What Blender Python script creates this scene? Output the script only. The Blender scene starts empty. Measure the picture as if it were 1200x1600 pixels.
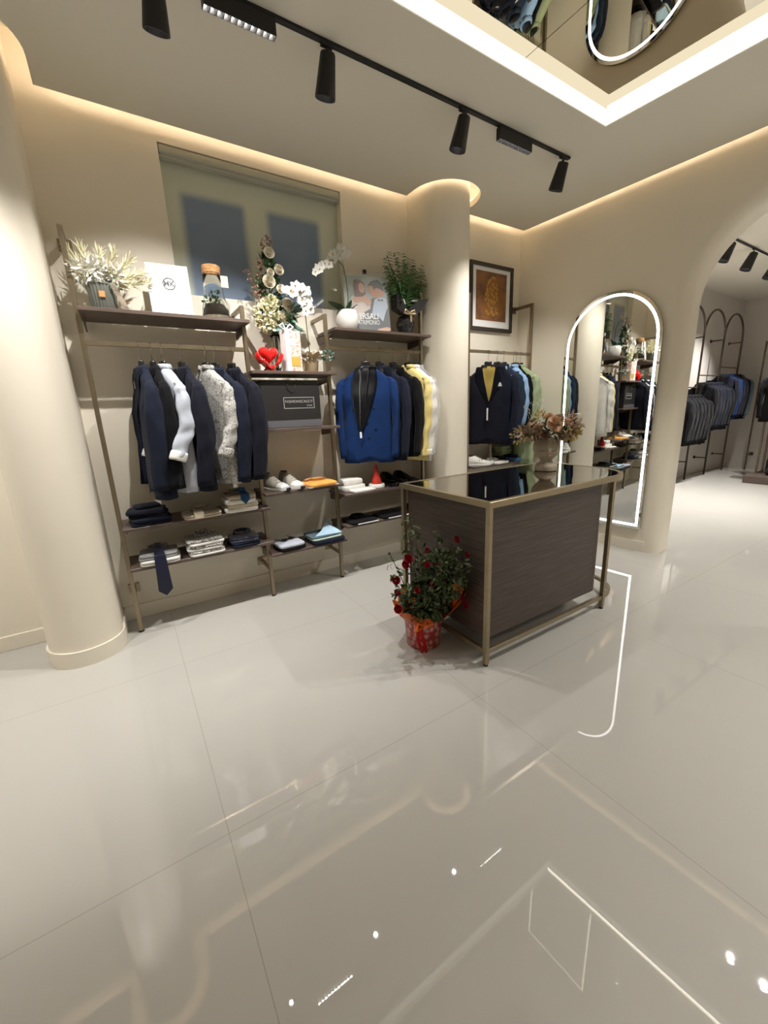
import bpy, bmesh, math, random
from mathutils import Vector, Matrix, noise
PI = math.pi
sc = bpy.context.scene
COL = sc.collection
rnd = random.Random(7)

# ------------------------------------------------------------------ camera
FPX = 629.88
yaw, pitch, roll = 0.558499544, 0.243231284, -0.0397795965
cy_, sy_, cp_, sp_ = math.cos(yaw), math.sin(yaw), math.cos(pitch), math.sin(pitch)
fw = Vector((sy_*cp_, cy_*cp_, -sp_)); r0 = Vector((cy_, -sy_, 0)); u0 = r0.cross(fw)
rt = math.cos(roll)*r0 + math.sin(roll)*u0
up = -math.sin(roll)*r0 + math.cos(roll)*u0
cd = bpy.data.cameras.new('camera'); cam = bpy.data.objects.new('camera', cd); COL.objects.link(cam)
cam.matrix_world = Matrix(((rt.x, up.x, -fw.x, 0), (rt.y, up.y, -fw.y, 0), (rt.z, up.z, -fw.z, 1.4), (0, 0, 0, 1)))
cd.sensor_fit = 'HORIZONTAL'; cd.sensor_width = 36; cd.lens = 36*FPX/1200
cd.clip_start = .02; cd.clip_end = 60
sc.camera = cam
# ------------------------------------------------------------------ world, exposure
w = bpy.data.worlds.new('world'); sc.world = w; w.use_nodes = True
w.node_tree.nodes['Background'].inputs[0].default_value = (.55, .53, .5, 1)
w.node_tree.nodes['Background'].inputs[1].default_value = .05
sc.view_settings.view_transform = 'Standard'; sc.view_settings.look = 'None'
sc.view_settings.gamma = 1; sc.view_settings.use_curve_mapping = False
sc.view_settings.exposure = 1.42
SPOT_W = 44.0; SPOT_COL = (1.0, .97, .93)
COVE_E = 8.5; COVE_COL = (1.0, .78, .56)
TRAY_E = .50; TRAY_COL = (1.0, .93, .78)
RING_E = 2.6

# ------------------------------------------------------------------ materials
def mat(name, col, rough=.6, metal=0, bump=0, bscale=200, var=0, vscale=8, emis=None, estr=0, trans=0, ior=1.5, coat=0, spec=None, sheen=0, alpha=1):
    m = bpy.data.materials.new(name); m.use_nodes = True
    nt = m.node_tree; b = nt.nodes['Principled BSDF']
    b.inputs['Base Color'].default_value = (*col, 1)
    b.inputs['Roughness'].default_value = rough
    b.inputs['Metallic'].default_value = metal
    b.inputs['IOR'].default_value = ior
    b.inputs['Transmission Weight'].default_value = trans
    b.inputs['Coat Weight'].default_value = coat
    b.inputs['Coat Roughness'].default_value = .03
    b.inputs['Sheen Weight'].default_value = sheen
    b.inputs['Alpha'].default_value = alpha
    if spec is not None: b.inputs['Specular IOR Level'].default_value = spec
    if emis:
        b.inputs['Emission Color'].default_value = (*emis, 1); b.inputs['Emission Strength'].default_value = estr
    tc = nt.nodes.new('ShaderNodeTexCoord')
    n = nt.nodes.new('ShaderNodeTexNoise'); n.inputs['Scale'].default_value = bscale; n.inputs['Detail'].default_value = 3
    nt.links.new(tc.outputs['Object'], n.inputs['Vector'])
    if bump:
        bp = nt.nodes.new('ShaderNodeBump'); bp.inputs['Strength'].default_value = bump; bp.inputs['Distance'].default_value = .002
        nt.links.new(n.outputs['Fac'], bp.inputs['Height']); nt.links.new(bp.outputs['Normal'], b.inputs['Normal'])
    if var:
        n2 = nt.nodes.new('ShaderNodeTexNoise'); n2.inputs['Scale'].default_value = vscale; n2.inputs['Detail'].default_value = 4
        nt.links.new(tc.outputs['Object'], n2.inputs['Vector'])
        r = nt.nodes.new('ShaderNodeValToRGB')
        r.color_ramp.elements[0].position = .3; r.color_ramp.elements[1].position = .7
        r.color_ramp.elements[0].color = (*[c*(1-var) for c in col], 1)
        r.color_ramp.elements[1].color = (*[min(1, c*(1+var)) for c in col], 1)
        nt.links.new(n2.outputs['Fac'], r.inputs['Fac']); nt.links.new(r.outputs['Color'], b.inputs['Base Color'])
    return m

def emit(name, col, s):
    m = bpy.data.materials.new(name); m.use_nodes = True; nt = m.node_tree
    nt.nodes.remove(nt.nodes['Principled BSDF'])
    e = nt.nodes.new('ShaderNodeEmission'); e.inputs[0].default_value = (*col, 1); e.inputs[1].default_value = s
    nt.links.new(e.outputs[0], nt.nodes['Material Output'].inputs[0]); return m

def ramp_mat(name, tex, stops, rough=.6, scale=(1, 1, 1), tscale=5, **kw):
    """a texture through a colour ramp"""
    m = mat(name, stops[0][1], rough, **kw); nt = m.node_tree; b = nt.nodes['Principled BSDF']
    tc = [n for n in nt.nodes if n.type == 'TEX_COORD'][0]
    mp = nt.nodes.new('ShaderNodeMapping'); mp.inputs['Scale'].default_value = scale
    nt.links.new(tc.outputs['Object'], mp.inputs[0])
    t = nt.nodes.new(tex); t.inputs['Scale'].default_value = tscale
    nt.links.new(mp.outputs[0], t.inputs['Vector'])
    r = nt.nodes.new('ShaderNodeValToRGB'); cr = r.color_ramp
    cr.elements[0].position = stops[0][0]; cr.elements[0].color = (*stops[0][1], 1)
    cr.elements[1].position = stops[-1][0]; cr.elements[1].color = (*stops[-1][1], 1)
    for p, c in stops[1:-1]:
        e = cr.elements.new(p); e.color = (*c, 1)
    out = t.outputs['Distance'] if tex == 'ShaderNodeTexVoronoi' else t.outputs[0] if tex != 'ShaderNodeTexNoise' else t.outputs['Fac']
    nt.links.new(out, r.inputs[0]); nt.links.new(r.outputs[0], b.inputs['Base Color'])
    return m

M = {}
M['wall'] = mat('cream wall paint', (.80, .74, .625), .55, bump=.05, bscale=60, var=.015, vscale=2)
M['ceil'] = mat('cream ceiling paint', (.70, .665, .57), .6, bump=.04, bscale=60)
M['greywall'] = mat('warm grey wall paint', (.60, .56, .515), .6, bump=.04, bscale=60)
M['wood'] = ramp_mat('dark brown shelf veneer', 'ShaderNodeTexNoise', [(.3, (.085, .058, .046)), (.7, (.125, .088, .070))], .42, (1.5, 40, 40), 3)
M['deskwood'] = ramp_mat('dark walnut desk veneer', 'ShaderNodeTexNoise', [(.25, (.038, .026, .022)), (.5, (.060, .043, .036)), (.75, (.084, .062, .052))], .38, (1.6, 1.6, 30), 3.2)
M['bronze'] = mat('brushed bronze metal', (.30, .245, .17), .33, .9, var=.06, vscale=20)
M['deskmetal'] = mat('champagne bronze metal', (.36, .30, .20), .36, .85, var=.06, vscale=20)
M['darkmetal'] = mat('dark bronze metal', (.13, .10, .08), .4, .7)
M['glassdark'] = mat('smoked mirror glass', (.40, .37, .31), .012, 1.0)
M['mirror'] = mat('silver mirror', (.80, .81, .78), .004, 1.0)
M['ceilmirror'] = mat('lightly tinted mirror panel', (.66, .61, .50), .01, 1.0)
M['black'] = mat('matt black lamp metal', (.012, .011, .012), .45, .2)
M['lens'] = emit('lamp lens', (1, .95, .88), 16)
M['cell'] = emit('linear lamp cells', (1, .95, .88), 26)
M['tray'] = emit('tray light diffuser', TRAY_COL, TRAY_E)
M['cove'] = emit('warm cove light', COVE_COL, COVE_E)
M['ring'] = emit('mirror light strip', (1, .98, .95), RING_E)
M['white'] = mat('white card', (.86, .86, .86), .5)
M['ink'] = mat('dark grey ink', (.05, .05, .055), .5)
def fabric(n, c, **k):
    k.setdefault('rough', .9); k.setdefault('spec', .15); return mat(n, c, bump=.25, bscale=900, sheen=.04, var=.10, vscale=14, **k)
M['navy'] = fabric('navy wool', (.0095, .0100, .0180))
M['navy2'] = fabric('blue navy wool', (.0105, .0135, .0270))
M['blacknavy'] = fabric('near black wool', (.0040, .0040, .0055))
M['charcoal'] = fabric('charcoal wool', (.0060, .0058, .0066))
M['blue'] = fabric('royal blue wool', (.008, .030, .115))
M['satin'] = mat('black satin', (.007, .0075, .011), .42, sheen=.1)
M['shirtwhite'] = fabric('white cotton', (.47, .50, .57))
M['white cotton'] = fabric('bright white cotton', (.78, .76, .72))
M['yellow'] = fabric('pale yellow cotton', (.78, .64, .26))
M['denim'] = fabric('dark denim', (.016, .030, .055))
M['lightblue'] = fabric('light blue denim', (.30, .47, .72))
M['sage'] = fabric('sage green cotton', (.33, .40, .24))
M['mustard'] = fabric('mustard knit', (.62, .47, .13))
M['teal'] = fabric('grey teal cotton', (.10, .15, .18))
M['skyblue'] = fabric('pale sky blue cotton', (.40, .56, .70))
M['mint'] = fabric('pale mint cotton', (.45, .55, .47))
M['beige'] = fabric('light beige cotton', (.55, .47, .37))
M['greycloth'] = fabric('mid grey cotton', (.27, .27, .27))
M['orangecloth'] = fabric('orange cotton', (.80, .38, .09))
M['jeans'] = fabric('mid blue denim', (.06, .15, .33))
M['tienavy'] = mat('navy silk', (.014, .016, .055), .4, sheen=.4, bump=.2, bscale=500)
M['pattern'] = ramp_mat('white shirt cotton with grey lattice print', 'ShaderNodeTexVoronoi', [(0, (.12, .12, .12)), (.16, (.46, .45, .42)), (.30, (.60, .58, .54)), (.42, (.14, .14, .135)), (.55, (.54, .52, .48)), (.8, (.2, .2, .2))], .85, (1, 1, 1), 44)
M['pattern2'] = ramp_mat('grey speckled cotton', 'ShaderNodeTexNoise', [(.38, (.10, .10, .10)), (.5, (.45, .44, .42)), (.6, (.66, .64, .60))], .85, (1, 1, 1), 90)
M['lining'] = mat('black lining', (.008, .008, .010), .5)
M['tag'] = mat('white paper tag', (.8, .8, .78), .6)
M['plastic'] = mat('clear plastic film', (.9, .9, .92), .12, alpha=.22, spec=.8)
M['hangerblack'] = mat('glossy black hanger plastic', (.012, .012, .013), .22)
M['chrome'] = mat('polished steel', (.45, .42, .38), .2, 1)
M['glass'] = mat('clear glass', (.95, .98, .97), .02, trans=1.0, ior=1.3)
M['gold'] = mat('satin gold foil', (.62, .50, .33), .3, .75, bump=.3, bscale=60)
M['red'] = mat('glossy red ceramic', (.62, .008, .006), .09, coat=.8)
M['redfelt'] = mat('red felt', (.62, .035, .02), .6)
M['leaf'] = mat('deep green leaf', (.030, .085, .025), .45, var=.35, vscale=12)
M['leaf2'] = mat('mid green leaf', (.065, .155, .045), .5, var=.35, vscale=12)
M['roseleaf'] = mat('dull rose bush leaf', (.060, .085, .030), .55, var=.4, vscale=15)
M['eucalyptus'] = mat('blue green leaf', (.13, .23, .19), .5, var=.3, vscale=15)
M['stem'] = mat('green brown stem', (.09, .09, .035), .6)
M['orchid'] = mat('white orchid petal', (.80, .79, .74), .5)
M['creamrose'] = mat('cream rose petal', (.80, .73, .58), .55, var=.08, vscale=20)
M['hydrangea'] = mat('pale yellow petal', (.76, .73, .50), .6, var=.12, vscale=30)
M['pampas'] = mat('ivory pampas plume', (.80, .76, .52), .8)
M['pampaswhite'] = mat('white feather petal', (.82, .80, .72), .7)
M['peach'] = mat('peach rose petal', (.66, .44, .29), .6, var=.12, vscale=25)
M['dusty'] = mat('dusty brown petal', (.36, .25, .165), .7, var=.25, vscale=25)
M['mustardleaf'] = mat('mustard dried leaf', (.38, .28, .07), .7, var=.3, vscale=20)
M['pinkbrown'] = mat('pink brown bud', (.33, .19, .14), .7, var=.2)
M['redrose'] = mat('crimson rose petal', (.33, .006, .018), .5, var=.25, vscale=25)
M['orangewrap'] = mat('orange cellophane', (.85, .16, .015), .3, coat=.4)
M['ribbonred'] = mat('red ribbon', (.72, .02, .015), .35)
M['mosaic'] = ramp_mat('red and pink mosaic', 'ShaderNodeTexVoronoi', [(0, (.62, .38, .33)), (.42, (.50, .22, .19)), (.54, (.36, .05, .05)), (.7, (.30, .03, .03))], .3, (1, 1, .8), 36)
M['ceramicwhite'] = mat('white ceramic', (.78, .76, .72), .25)
M['ribbed'] = mat('grey green fabric', (.17, .18, .155), .8, bump=.3)
M['leather'] = mat('tan leather', (.50, .26, .09), .6)
M['cork'] = mat('cork', (.42, .22, .09), .8, var=.35, vscale=60)
M['soil'] = mat('dark soil', (.035, .022, .014), .9, var=.3, vscale=60)
M['gravel'] = mat('pale gravel', (.62, .56, .44), .8, var=.35, vscale=120)
M['bag'] = mat('black coated paper', (.018, .017, .017), .42)
M['bagtext'] = mat('silver print', (.42, .41, .39), .5)
M['blackwrap'] = mat('black wrapping paper', (.020, .019, .021), .4)
M['blackvase'] = mat('glossy black vase', (.015, .015, .018), .12, coat=.6)
M['stone'] = mat('warm grey stoneware', (.30, .25, .19), .55, bump=.2, bscale=120, var=.08)
M['rubber'] = mat('black rubber', (.012, .012, .012), .6)
M['sole'] = mat('white rubber sole', (.80, .80, .78), .45)
M['mesh'] = mat('grey beige knit', (.33, .30, .25), .85, bump=.4, bscale=700)
M['leatherblack'] = mat('polished black leather', (.010, .010, .011), .2, coat=.3)
M['leatherwhite'] = mat('white leather', (.74, .73, .68), .45)
M['frame'] = mat('dark brown picture frame', (.035, .028, .022), .4)
M['winframe'] = mat('pale green grey window frame', (.50, .50, .42), .5)
M['night'] = mat('evening blue dark', (.03, .05, .09), .9, emis=(.17, .235, .34), estr=.75)
M['blind'] = mat('pale green blind cassette', (.42, .42, .34), .45)
M['pink'] = ramp_mat('pink blossom print', 'ShaderNodeTexNoise', [(.38, (.55, .28, .26)), (.5, (.70, .55, .47)), (.62, (.76, .70, .60))], .5, (1, 1, 1), 55)
M['skin'] = mat('printed skin tone', (.62, .34, .23), .5)
M['skin2'] = mat('printed tanned skin tone', (.52, .23, .12), .5)
M['brownhair'] = mat('printed brown hair', (.16, .06, .045), .5)
M['blackhair'] = mat('printed black hair', (.025, .017, .015), .5)
M['lace'] = mat('printed pale lace', (.66, .56, .52), .5, var=.15, vscale=60)
M['printnavy'] = mat('printed dark suit', (.020, .022, .038), .5)
M['printsea'] = mat('printed grey green sea', (.32, .38, .34), .4, var=.2, vscale=20)
M['printblue'] = mat('printed pale blue', (.45, .53, .68), .5)

def floor_mat():
    m = mat('polished porcelain tile', (.48, .466, .432), .014, ior=1.55, var=.02, vscale=.8)
    nt = m.node_tree; b = nt.nodes['Principled BSDF']
    src = b.inputs['Base Color'].links[0].from_socket
    tc = [n for n in nt.nodes if n.type == 'TEX_COORD'][0]
    sp = nt.nodes.new('ShaderNodeSeparateXYZ'); nt.links.new(tc.outputs['Object'], sp.inputs[0])
    fs = []
    for ax, o in ((0, .087), (1, 1.238)):
        a = nt.nodes.new('ShaderNodeMath'); a.operation = 'SUBTRACT'; a.inputs[1].default_value = o - 12 + .6
        nt.links.new(sp.outputs[ax], a.inputs[0])
        d = nt.nodes.new('ShaderNodeMath'); d.operation = 'PINGPONG'; d.inputs[1].default_value = .6
        nt.links.new(a.outputs[0], d.inputs[0])
        g = nt.nodes.new('ShaderNodeMath'); g.operation = 'GREATER_THAN'; g.inputs[1].default_value = .6-.0012
        nt.links.new(d.outputs[0], g.inputs[0]); fs.append(g)
    mx = nt.nodes.new('ShaderNodeMath'); mx.operation = 'MAXIMUM'
    nt.links.new(fs[0].outputs[0], mx.inputs[0]); nt.links.new(fs[1].outputs[0], mx.inputs[1])
    mix = nt.nodes.new('ShaderNodeMixRGB'); mix.inputs[2].default_value = (.36, .32, .27, 1)
    nt.links.new(mx.outputs[0], mix.inputs[0]); nt.links.new(src, mix.inputs[1]); nt.links.new(mix.outputs[0], b.inputs['Base Color'])
    return m
M['floor'] = floor_mat()

# ------------------------------------------------------------------ helpers
def obj(name, bm, m, parent=None, smooth=False, loc=None, rot=None):
    bmesh.ops.recalc_face_normals(bm, faces=bm.faces)
    me = bpy.data.meshes.new(name); bm.to_mesh(me); bm.free()
    if smooth:
        for p in me.polygons: p.use_smooth = True
        if smooth != 'all': 
            try: me.set_sharp_from_angle(angle=math.radians(40))
            except Exception: pass
    me.materials.append(M[m] if isinstance(m, str) else m)
    o = bpy.data.objects.new(name, me); COL.objects.link(o)
    if parent: o.parent = parent
    if loc: o.location = loc
    if rot: o.rotation_euler = rot
    return o
def tag(o, label, cat, group=None, kind=None):
    o['label'] = label; o['category'] = cat
    if group: o['group'] = group
    if kind: o['kind'] = kind
    return o
def thing(name, label, cat, loc=(0, 0, 0), rotz=0, group=None, rot=None):
    o = bpy.data.objects.new(name, None); COL.objects.link(o); o.empty_display_size = .05
    o.location = loc; o.rotation_euler = rot if rot else (0, 0, rotz)
    return tag(o, label, cat, group)
def struct(name, bm, m, smooth=False):
    o = obj(name, bm, m, smooth=smooth); o['kind'] = 'structure'; return o
def B(): return bmesh.new()
def box(bm, x0, x1, y0, y1, z0, z1, mtx=None):
    vs = [Vector((x, y, z)) for z in (z0, z1) for y in (y0, y1) for x in (x0, x1)]
    if mtx: vs = [mtx @ v for v in vs]
    v = [bm.verts.new(p) for p in vs]
    for f in ((0, 2, 3, 1), (4, 5, 7, 6), (0, 1, 5, 4), (2, 6, 7, 3), (0, 4, 6, 2), (1, 3, 7, 5)):
        bm.faces.new([v[i] for i in f])
    return v
def bevel_all(bm, r, seg=2):
    bmesh.ops.bevel(bm, geom=list(bm.edges), offset=r, segments=seg, profile=.5, affect='EDGES')
def bbox(x0, x1, y0, y1, z0, z1, r=.004, seg=2, mtx=None):
    bm = B(); box(bm, x0, x1, y0, y1, z0, z1, mtx); bevel_all(bm, r, seg); return bm
def loft(bm, rings, cap0=True, cap1=True, closed=True):
    vr = [[bm.verts.new(p) for p in r] for r in rings]
    n = len(rings[0])
    for a, b in zip(vr, vr[1:]):
        for i in range(n if closed else n-1):
            j = (i+1) % n
            try: bm.faces.new((a[i], a[j], b[j], b[i]))
            except ValueError: pass
    if closed and cap0: bm.faces.new(vr[0][::-1])
    if closed and cap1: bm.faces.new(vr[-1])
    return vr
def lathe(bm, prof, n=32, c=(0, 0, 0), cap0=True, cap1=True, sx=1, sy=1, rib=0, ribn=0):
    rings = []
    for r, z in prof:
        rings.append([Vector((c[0]+sx*r*(1+rib*math.cos(ribn*2*PI*i/n))*math.cos(2*PI*i/n), c[1]+sy*r*(1+rib*math.cos(ribn*2*PI*i/n))*math.sin(2*PI*i/n), c[2]+z)) for i in range(n)])
    return loft(bm, rings, cap0, cap1)
def frame_at(d):
    d = Vector(d).normalized(); a = Vector((0, 0, 1)) if abs(d.z) < .9 else Vector((1, 0, 0))
    u = d.cross(a).normalized(); v = d.cross(u).normalized(); return d, u, v
def tube(bm, pts, r, n=8, sq=False, closed=False, up=None):
    pts = [Vector(p) for p in pts]; rings = []
    rs = r if isinstance(r, (list, tuple)) else [r]*len(pts)
    pu = None
    for i, p in enumerate(pts):
        if closed: d = (pts[(i+1) % len(pts)]-pts[i-1])
        else: d = pts[min(i+1, len(pts)-1)]-pts[max(i-1, 0)]
        d.normalize()
        if pu is None:
            if up is not None: u = Vector(up)
            else: _, u, _ = frame_at(d)
        else: u = pu
        u = (u - d*u.dot(d)).normalized(); v = d.cross(u); pu = u
        k = 1.0
        if sq and 0 < i < len(pts)-1:
            a = (pts[i]-pts[i-1]).normalized(); b = (pts[i+1]-pts[i]).normalized()
            k = 1/max(.5, math.cos(a.angle(b)/2)) if a.length and b.length else 1
        if sq:
            ring = [p+rs[i]*(su*u+sv*v)*(k if k > 1.05 else 1) for su, sv in ((-1, -1), (1, -1), (1, 1), (-1, 1))]
        else:
            ring = [p+rs[i]*(math.cos(2*PI*j/n)*u+math.sin(2*PI*j/n)*v) for j in range(n)]
        rings.append(ring)
    if closed:
        vr = [[bm.verts.new(q) for q in rr] for rr in rings]; m = len(vr); k = len(vr[0])
        for i in range(m):
            for j in range(k):
                bm.faces.new((vr[i][j], vr[i][(j+1) % k], vr[(i+1) % m][(j+1) % k], vr[(i+1) % m][j]))
    else: loft(bm, rings)
def bar(bm, a, b, hw, hd=None):
    """straight rectangular bar a->b"""
    a, b = Vector(a), Vector(b); d, u, v = frame_at(b-a); hd = hd or hw
    if abs(d.z) < .9: u, v = Vector((-d.y, d.x, 0)).normalized(), Vector((0, 0, 1))
    else: u, v = Vector((1, 0, 0)), Vector((0, 1, 0))
    loft(bm, [[p+su*hw*u+sv*hd*v for su, sv in ((-1, -1), (1, -1), (1, 1), (-1, 1))] for p in (a, b)])
def prism(bm, poly, z0, z1, holes=()):
    """2D polygon (with holes) extruded in z"""
    def edges(pts, z):
        vs = [bm.verts.new((p[0], p[1], z)) for p in pts]
        return vs, [bm.edges.new((vs[i], vs[(i+1) % len(vs)])) for i in range(len(vs))]
    loops = [poly]+list(holes); es = []
    for l in loops:
        _, e = edges(l, z0); es += e
    r = bmesh.ops.triangle_fill(bm, use_beauty=True, use_dissolve=False, edges=es)
    fs = [g for g in r['geom'] if isinstance(g, bmesh.types.BMFace)]
    if z1 is not None:
        ex = bmesh.ops.extrude_face_region(bm, geom=fs)
        bmesh.ops.translate(bm, verts=[g for g in ex['geom'] if isinstance(g, bmesh.types.BMVert)], vec=(0, 0, z1-z0))
def xform(bm, mtx): bmesh.ops.transform(bm, matrix=mtx, verts=bm.verts)
def text_bm(s, size, depth=.0006, weight=0):
    cu = bpy.data.curves.new('lettering', 'FONT'); cu.body = s; cu.size = size; cu.extrude = depth; cu.offset = weight; cu.align_x = 'CENTER'; cu.align_y = 'CENTER'
    o = bpy.data.objects.new('lettering', cu); COL.objects.link(o)
    bpy.context.view_layer.update()
    me = bpy.data.meshes.new_from_object(o.evaluated_get(bpy.context.evaluated_depsgraph_get()))
    bm = B(); bm.from_mesh(me); bpy.data.objects.remove(o); bpy.data.curves.remove(cu); bpy.data.meshes.remove(me)
    xform(bm, Matrix.Rotation(PI/2, 4, 'X'))      # upright, reads from -Y
    return bm
def ring_pts(c, r, n, a0=0, a1=2*PI, plane='xy'):
    o = []
    for i in range(n):
        a = a0+(a1-a0)*i/(n-1 if abs(a1-a0) < 2*PI-1e-6 else n)
        o.append((c[0]+r*math.cos(a), c[1]+r*math.sin(a)))
    return o

# ------------------------------------------------------------------ the room
YA = 3.28                                     # back wall plane
ZC, ZM, ZT = 3.15, 3.235, 3.44                # ceiling panel, mirror panels, upper ceiling
def xb(y): return 4.0-.075*(y-2)              # right wall plane
BACK, LEFT = -4.2, -3.4
CX1, CY1, CR1 = -.395, 2.96, .192
CX2, CY2, CR2 = 2.64, 3.07, .228

bm = B(); box(bm, LEFT-.2, 12.2, BACK-.2, 4.4, -.1, 0); struct('floor', bm, 'floor')
# back wall with a window recess
WX0, WX1, WZ0, WZ1 = .475, 1.755, 2.235, 3.105
def xz_prism(poly, y0, y1, holes=(), mtx=None):
    bm = B(); prism(bm, poly, 0, 1, holes)
    for v in bm.verts:
        x, z, t = v.co; v.co = Vector((x, y0+(y1-y0)*t, z))
    if mtx: xform(bm, mtx)
    return bm
bm = xz_prism([(LEFT-.2, 0), (3.97, 0), (3.97, ZT), (LEFT-.2, ZT)], YA, YA+.2, [[(WX0, WZ0), (WX1, WZ0), (WX1, WZ1), (WX0, WZ1)]])
struct('wall_back', bm, 'wall')
bm = bbox(LEFT, CX1-CR1, YA-.012, YA+.02, 0, .10, .004); box(bm, CX1+CR1, CX2-CR2, YA-.012, YA+.02, 0, .10); box(bm, CX2+CR2, xb(YA), YA-.012, YA+.02, 0, .10)
struct('baseboard_back', bm, 'wall')
bm = B(); box(bm, LEFT-.2, LEFT, BACK, YA, 0, ZT); struct('wall_left', bm, 'wall')
bm = B(); box(bm, LEFT-.2, 4.6, BACK-.2, BACK, 0, ZT); struct('wall_front', bm, 'wall')
bm = B(); box(bm, LEFT-.2, 4.5, BACK-.2, YA+.2, ZT, ZT+.1); struct('ceiling_upper', bm, 'ceil').name = 'ceiling.001'

# right wall with arched opening: local frame (s toward the camera along the wall, t thickness away from the room)
WA = math.atan2(.075, 1)
ORG = Vector((xb(YA), YA, 0))
SD = Vector((.075, -1, 0)).normalized(); TD = Vector((1, .075, 0)).normalized()
WB = Matrix(((SD.x, TD.x, 0, ORG.x), (SD.y, TD.y, 0, ORG.y), (0, 0, 1, 0), (0, 0, 0, 1)))
def sB(y): return (YA-y)/abs(SD.y)
A0, A1, AR, AT = sB(1.665), sB(-.30), .64, 2.80
arch = [(A0, -.02), (A0, AT-AR)]+[(A0+AR-AR*math.cos(a), AT-AR+AR*math.sin(a)) for a in [PI/2*i/14 for i in range(1, 15)]]
arch += [(A1-AR+AR*math.sin(a), AT-AR+AR*math.cos(a)) for a in [PI/2*i/14 for i in range(0, 15)]]+[(A1, -.02)]
L = sB(BACK)
TH = .34
def offset_arch(d):
    """the opening's outline grown by d"""
    a0, a1, ar = A0-d, A1+d, AR+d; top = AT+d
    p = [(a0, 0), (a0, top-ar)]+[(a0+ar-ar*math.cos(a), top-ar+ar*math.sin(a)) for a in [PI/2*i/14 for i in range(1, 15)]]
    return p+[(a1-ar+ar*math.sin(a), top-ar+ar*math.cos(a)) for a in [PI/2*i/14 for i in range(0, 15)]]+[(a1, 0)]
RB = .11                                       # rounded arris of the opening
bm = B()
outer = [(-.02, 0)]+[(-.02, ZT), (L, ZT), (L, 0)]
o2 = offset_arch(RB)
poly = [(-.02, 0), (-.02, ZT), (L, ZT), (L, 0)]+o2[::-1]
for tt in (0, TH):
    vs = [bm.verts.new((p[0], tt, p[1])) for p in poly]
    es = [bm.edges.new((vs[i], vs[(i+1) % len(vs)])) for i in range(len(vs))]
    bmesh.ops.triangle_fill(bm, use_beauty=True, use_dissolve=False, edges=es)
rings = []
for k in range(9):
    a = PI/2*k/8; d = RB*(1-math.sin(a)); t = RB*(1-math.cos(a)); rings.append([Vector((p[0], t, p[1])) for p in offset_arch(d)])
for k in range(9):
    a = PI/2*(8-k)/8; d = RB*(1-math.sin(a)); t = TH-RB*(1-math.cos(a)); rings.append([Vector((p[0], t, p[1])) for p in offset_arch(d)])
loft(bm, rings, closed=False)
bmesh.ops.remove_doubles(bm, verts=bm.verts, dist=1e-5)
xform(bm, WB); o = struct('wall_right', bm, 'wall', smooth=True)
bm = B(); box(bm, 0, A0-RB, -.012, .02, 0, .10); xform(bm, WB); struct('baseboard_right', bm, 'wall')

# ceiling panel hanging below the upper ceiling, cut round the columns and for the light tray
G = .115
def xe(y): return xb(y)-.10
def arc(cx, cy, r, a0, a1, n=22): return [(cx+r*math.cos(a0+(a1-a0)*i/n), cy+r*math.sin(a0+(a1-a0)*i/n)) for i in range(n+1)]
YE = YA-G
c2r, c1r = .315, .292
outline = [(LEFT+.1, BACK+.1), (xe(BACK+.1), BACK+.1), (xe(YE), YE)]
outline += [(CX2+c2r, YE)]+arc(CX2, CY2, c2r, 0, -PI)+[(CX2-c2r, YE)]
outline += [(CX1+c1r, YE)]+arc(CX1, CY1, c1r, 0, -PI)+[(CX1-c1r, YE)]
outline += [(LEFT+.1, YE)]
TY0, TY1 = -2.3, 1.85
tray = [(-2.4, TY0), (2.98+.10*(1.85-TY0), TY0), (2.98, TY1), (-2.4, TY1)]
bm = B(); prism(bm, outline, ZC, ZC+.05, [tray]); struct('ceiling', bm, 'ceil')
# the tray: a shallow lit upstand and mirror panels above
def inset(poly, d):
    n = len(poly); out = []
    for i in range(n):
        p0, p1, p2 = (Vector(poly[(i+k) % n]) for k in (-1, 0, 1))
        e1 = (p1-p0).normalized(); e2 = (p2-p1).normalized()
        n1 = Vector((-e1.y, e1.x)); n2 = Vector((-e2.y, e2.x))
        b = (n1+n2).normalized(); out.append(tuple(p1+b*d/max(.25, b.dot(n1))))
    return out
bm = B(); prism(bm, inset(tray, -.05), ZC+.05, ZM+.004, [inset(tray, -.012)]); struct('trim_1', bm, 'ceil')
bm = B(); prism(bm, inset(tray, .0005), ZC+.005, ZM-.001, [inset(tray, .0105)])
o = obj('tray_light', bm, 'tray'); tag(o, 'bright continuous light strip around the mirrored ceiling recess', 'light strip')
dv = (Vector(tray[1])-Vector(tray[2])).normalized(); pa = Vector(tray[2])+dv*.01+Vector((-.0135, 0)); pb = Vector(tray[1])+Vector((-.0135, 0))
bm = B(); bar(bm, (pa.x, pa.y, ZM-.010), (pb.x, pb.y, ZM-.010), .0018, .007); obj('bright_line', bm, emit('bright led line', (1, .96, .85), 5), o)
bm = B(); box(bm, -2.5, 2.17, TY0-.1, TY1+.03, ZM, ZM+.02); o = struct('ceiling_mirror', bm, 'ceilmirror'); o.name = 'ceiling.002'
bm = B(); prism(bm, [(2.174, TY0-.1), (3.5, TY0-.1), (3.02, TY1+.03), (2.174, TY1+.03)], ZM, ZM+.02); o = struct('ceiling_mirror', bm, 'ceilmirror'); o.name = 'ceiling.003'
bm = B(); prism(bm, [(2.169, TY0), (2.175, TY0), (2.175, TY1), (2.169, TY1)], ZM+.001, ZM+.019); struct('trim_2', bm, 'black')
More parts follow.
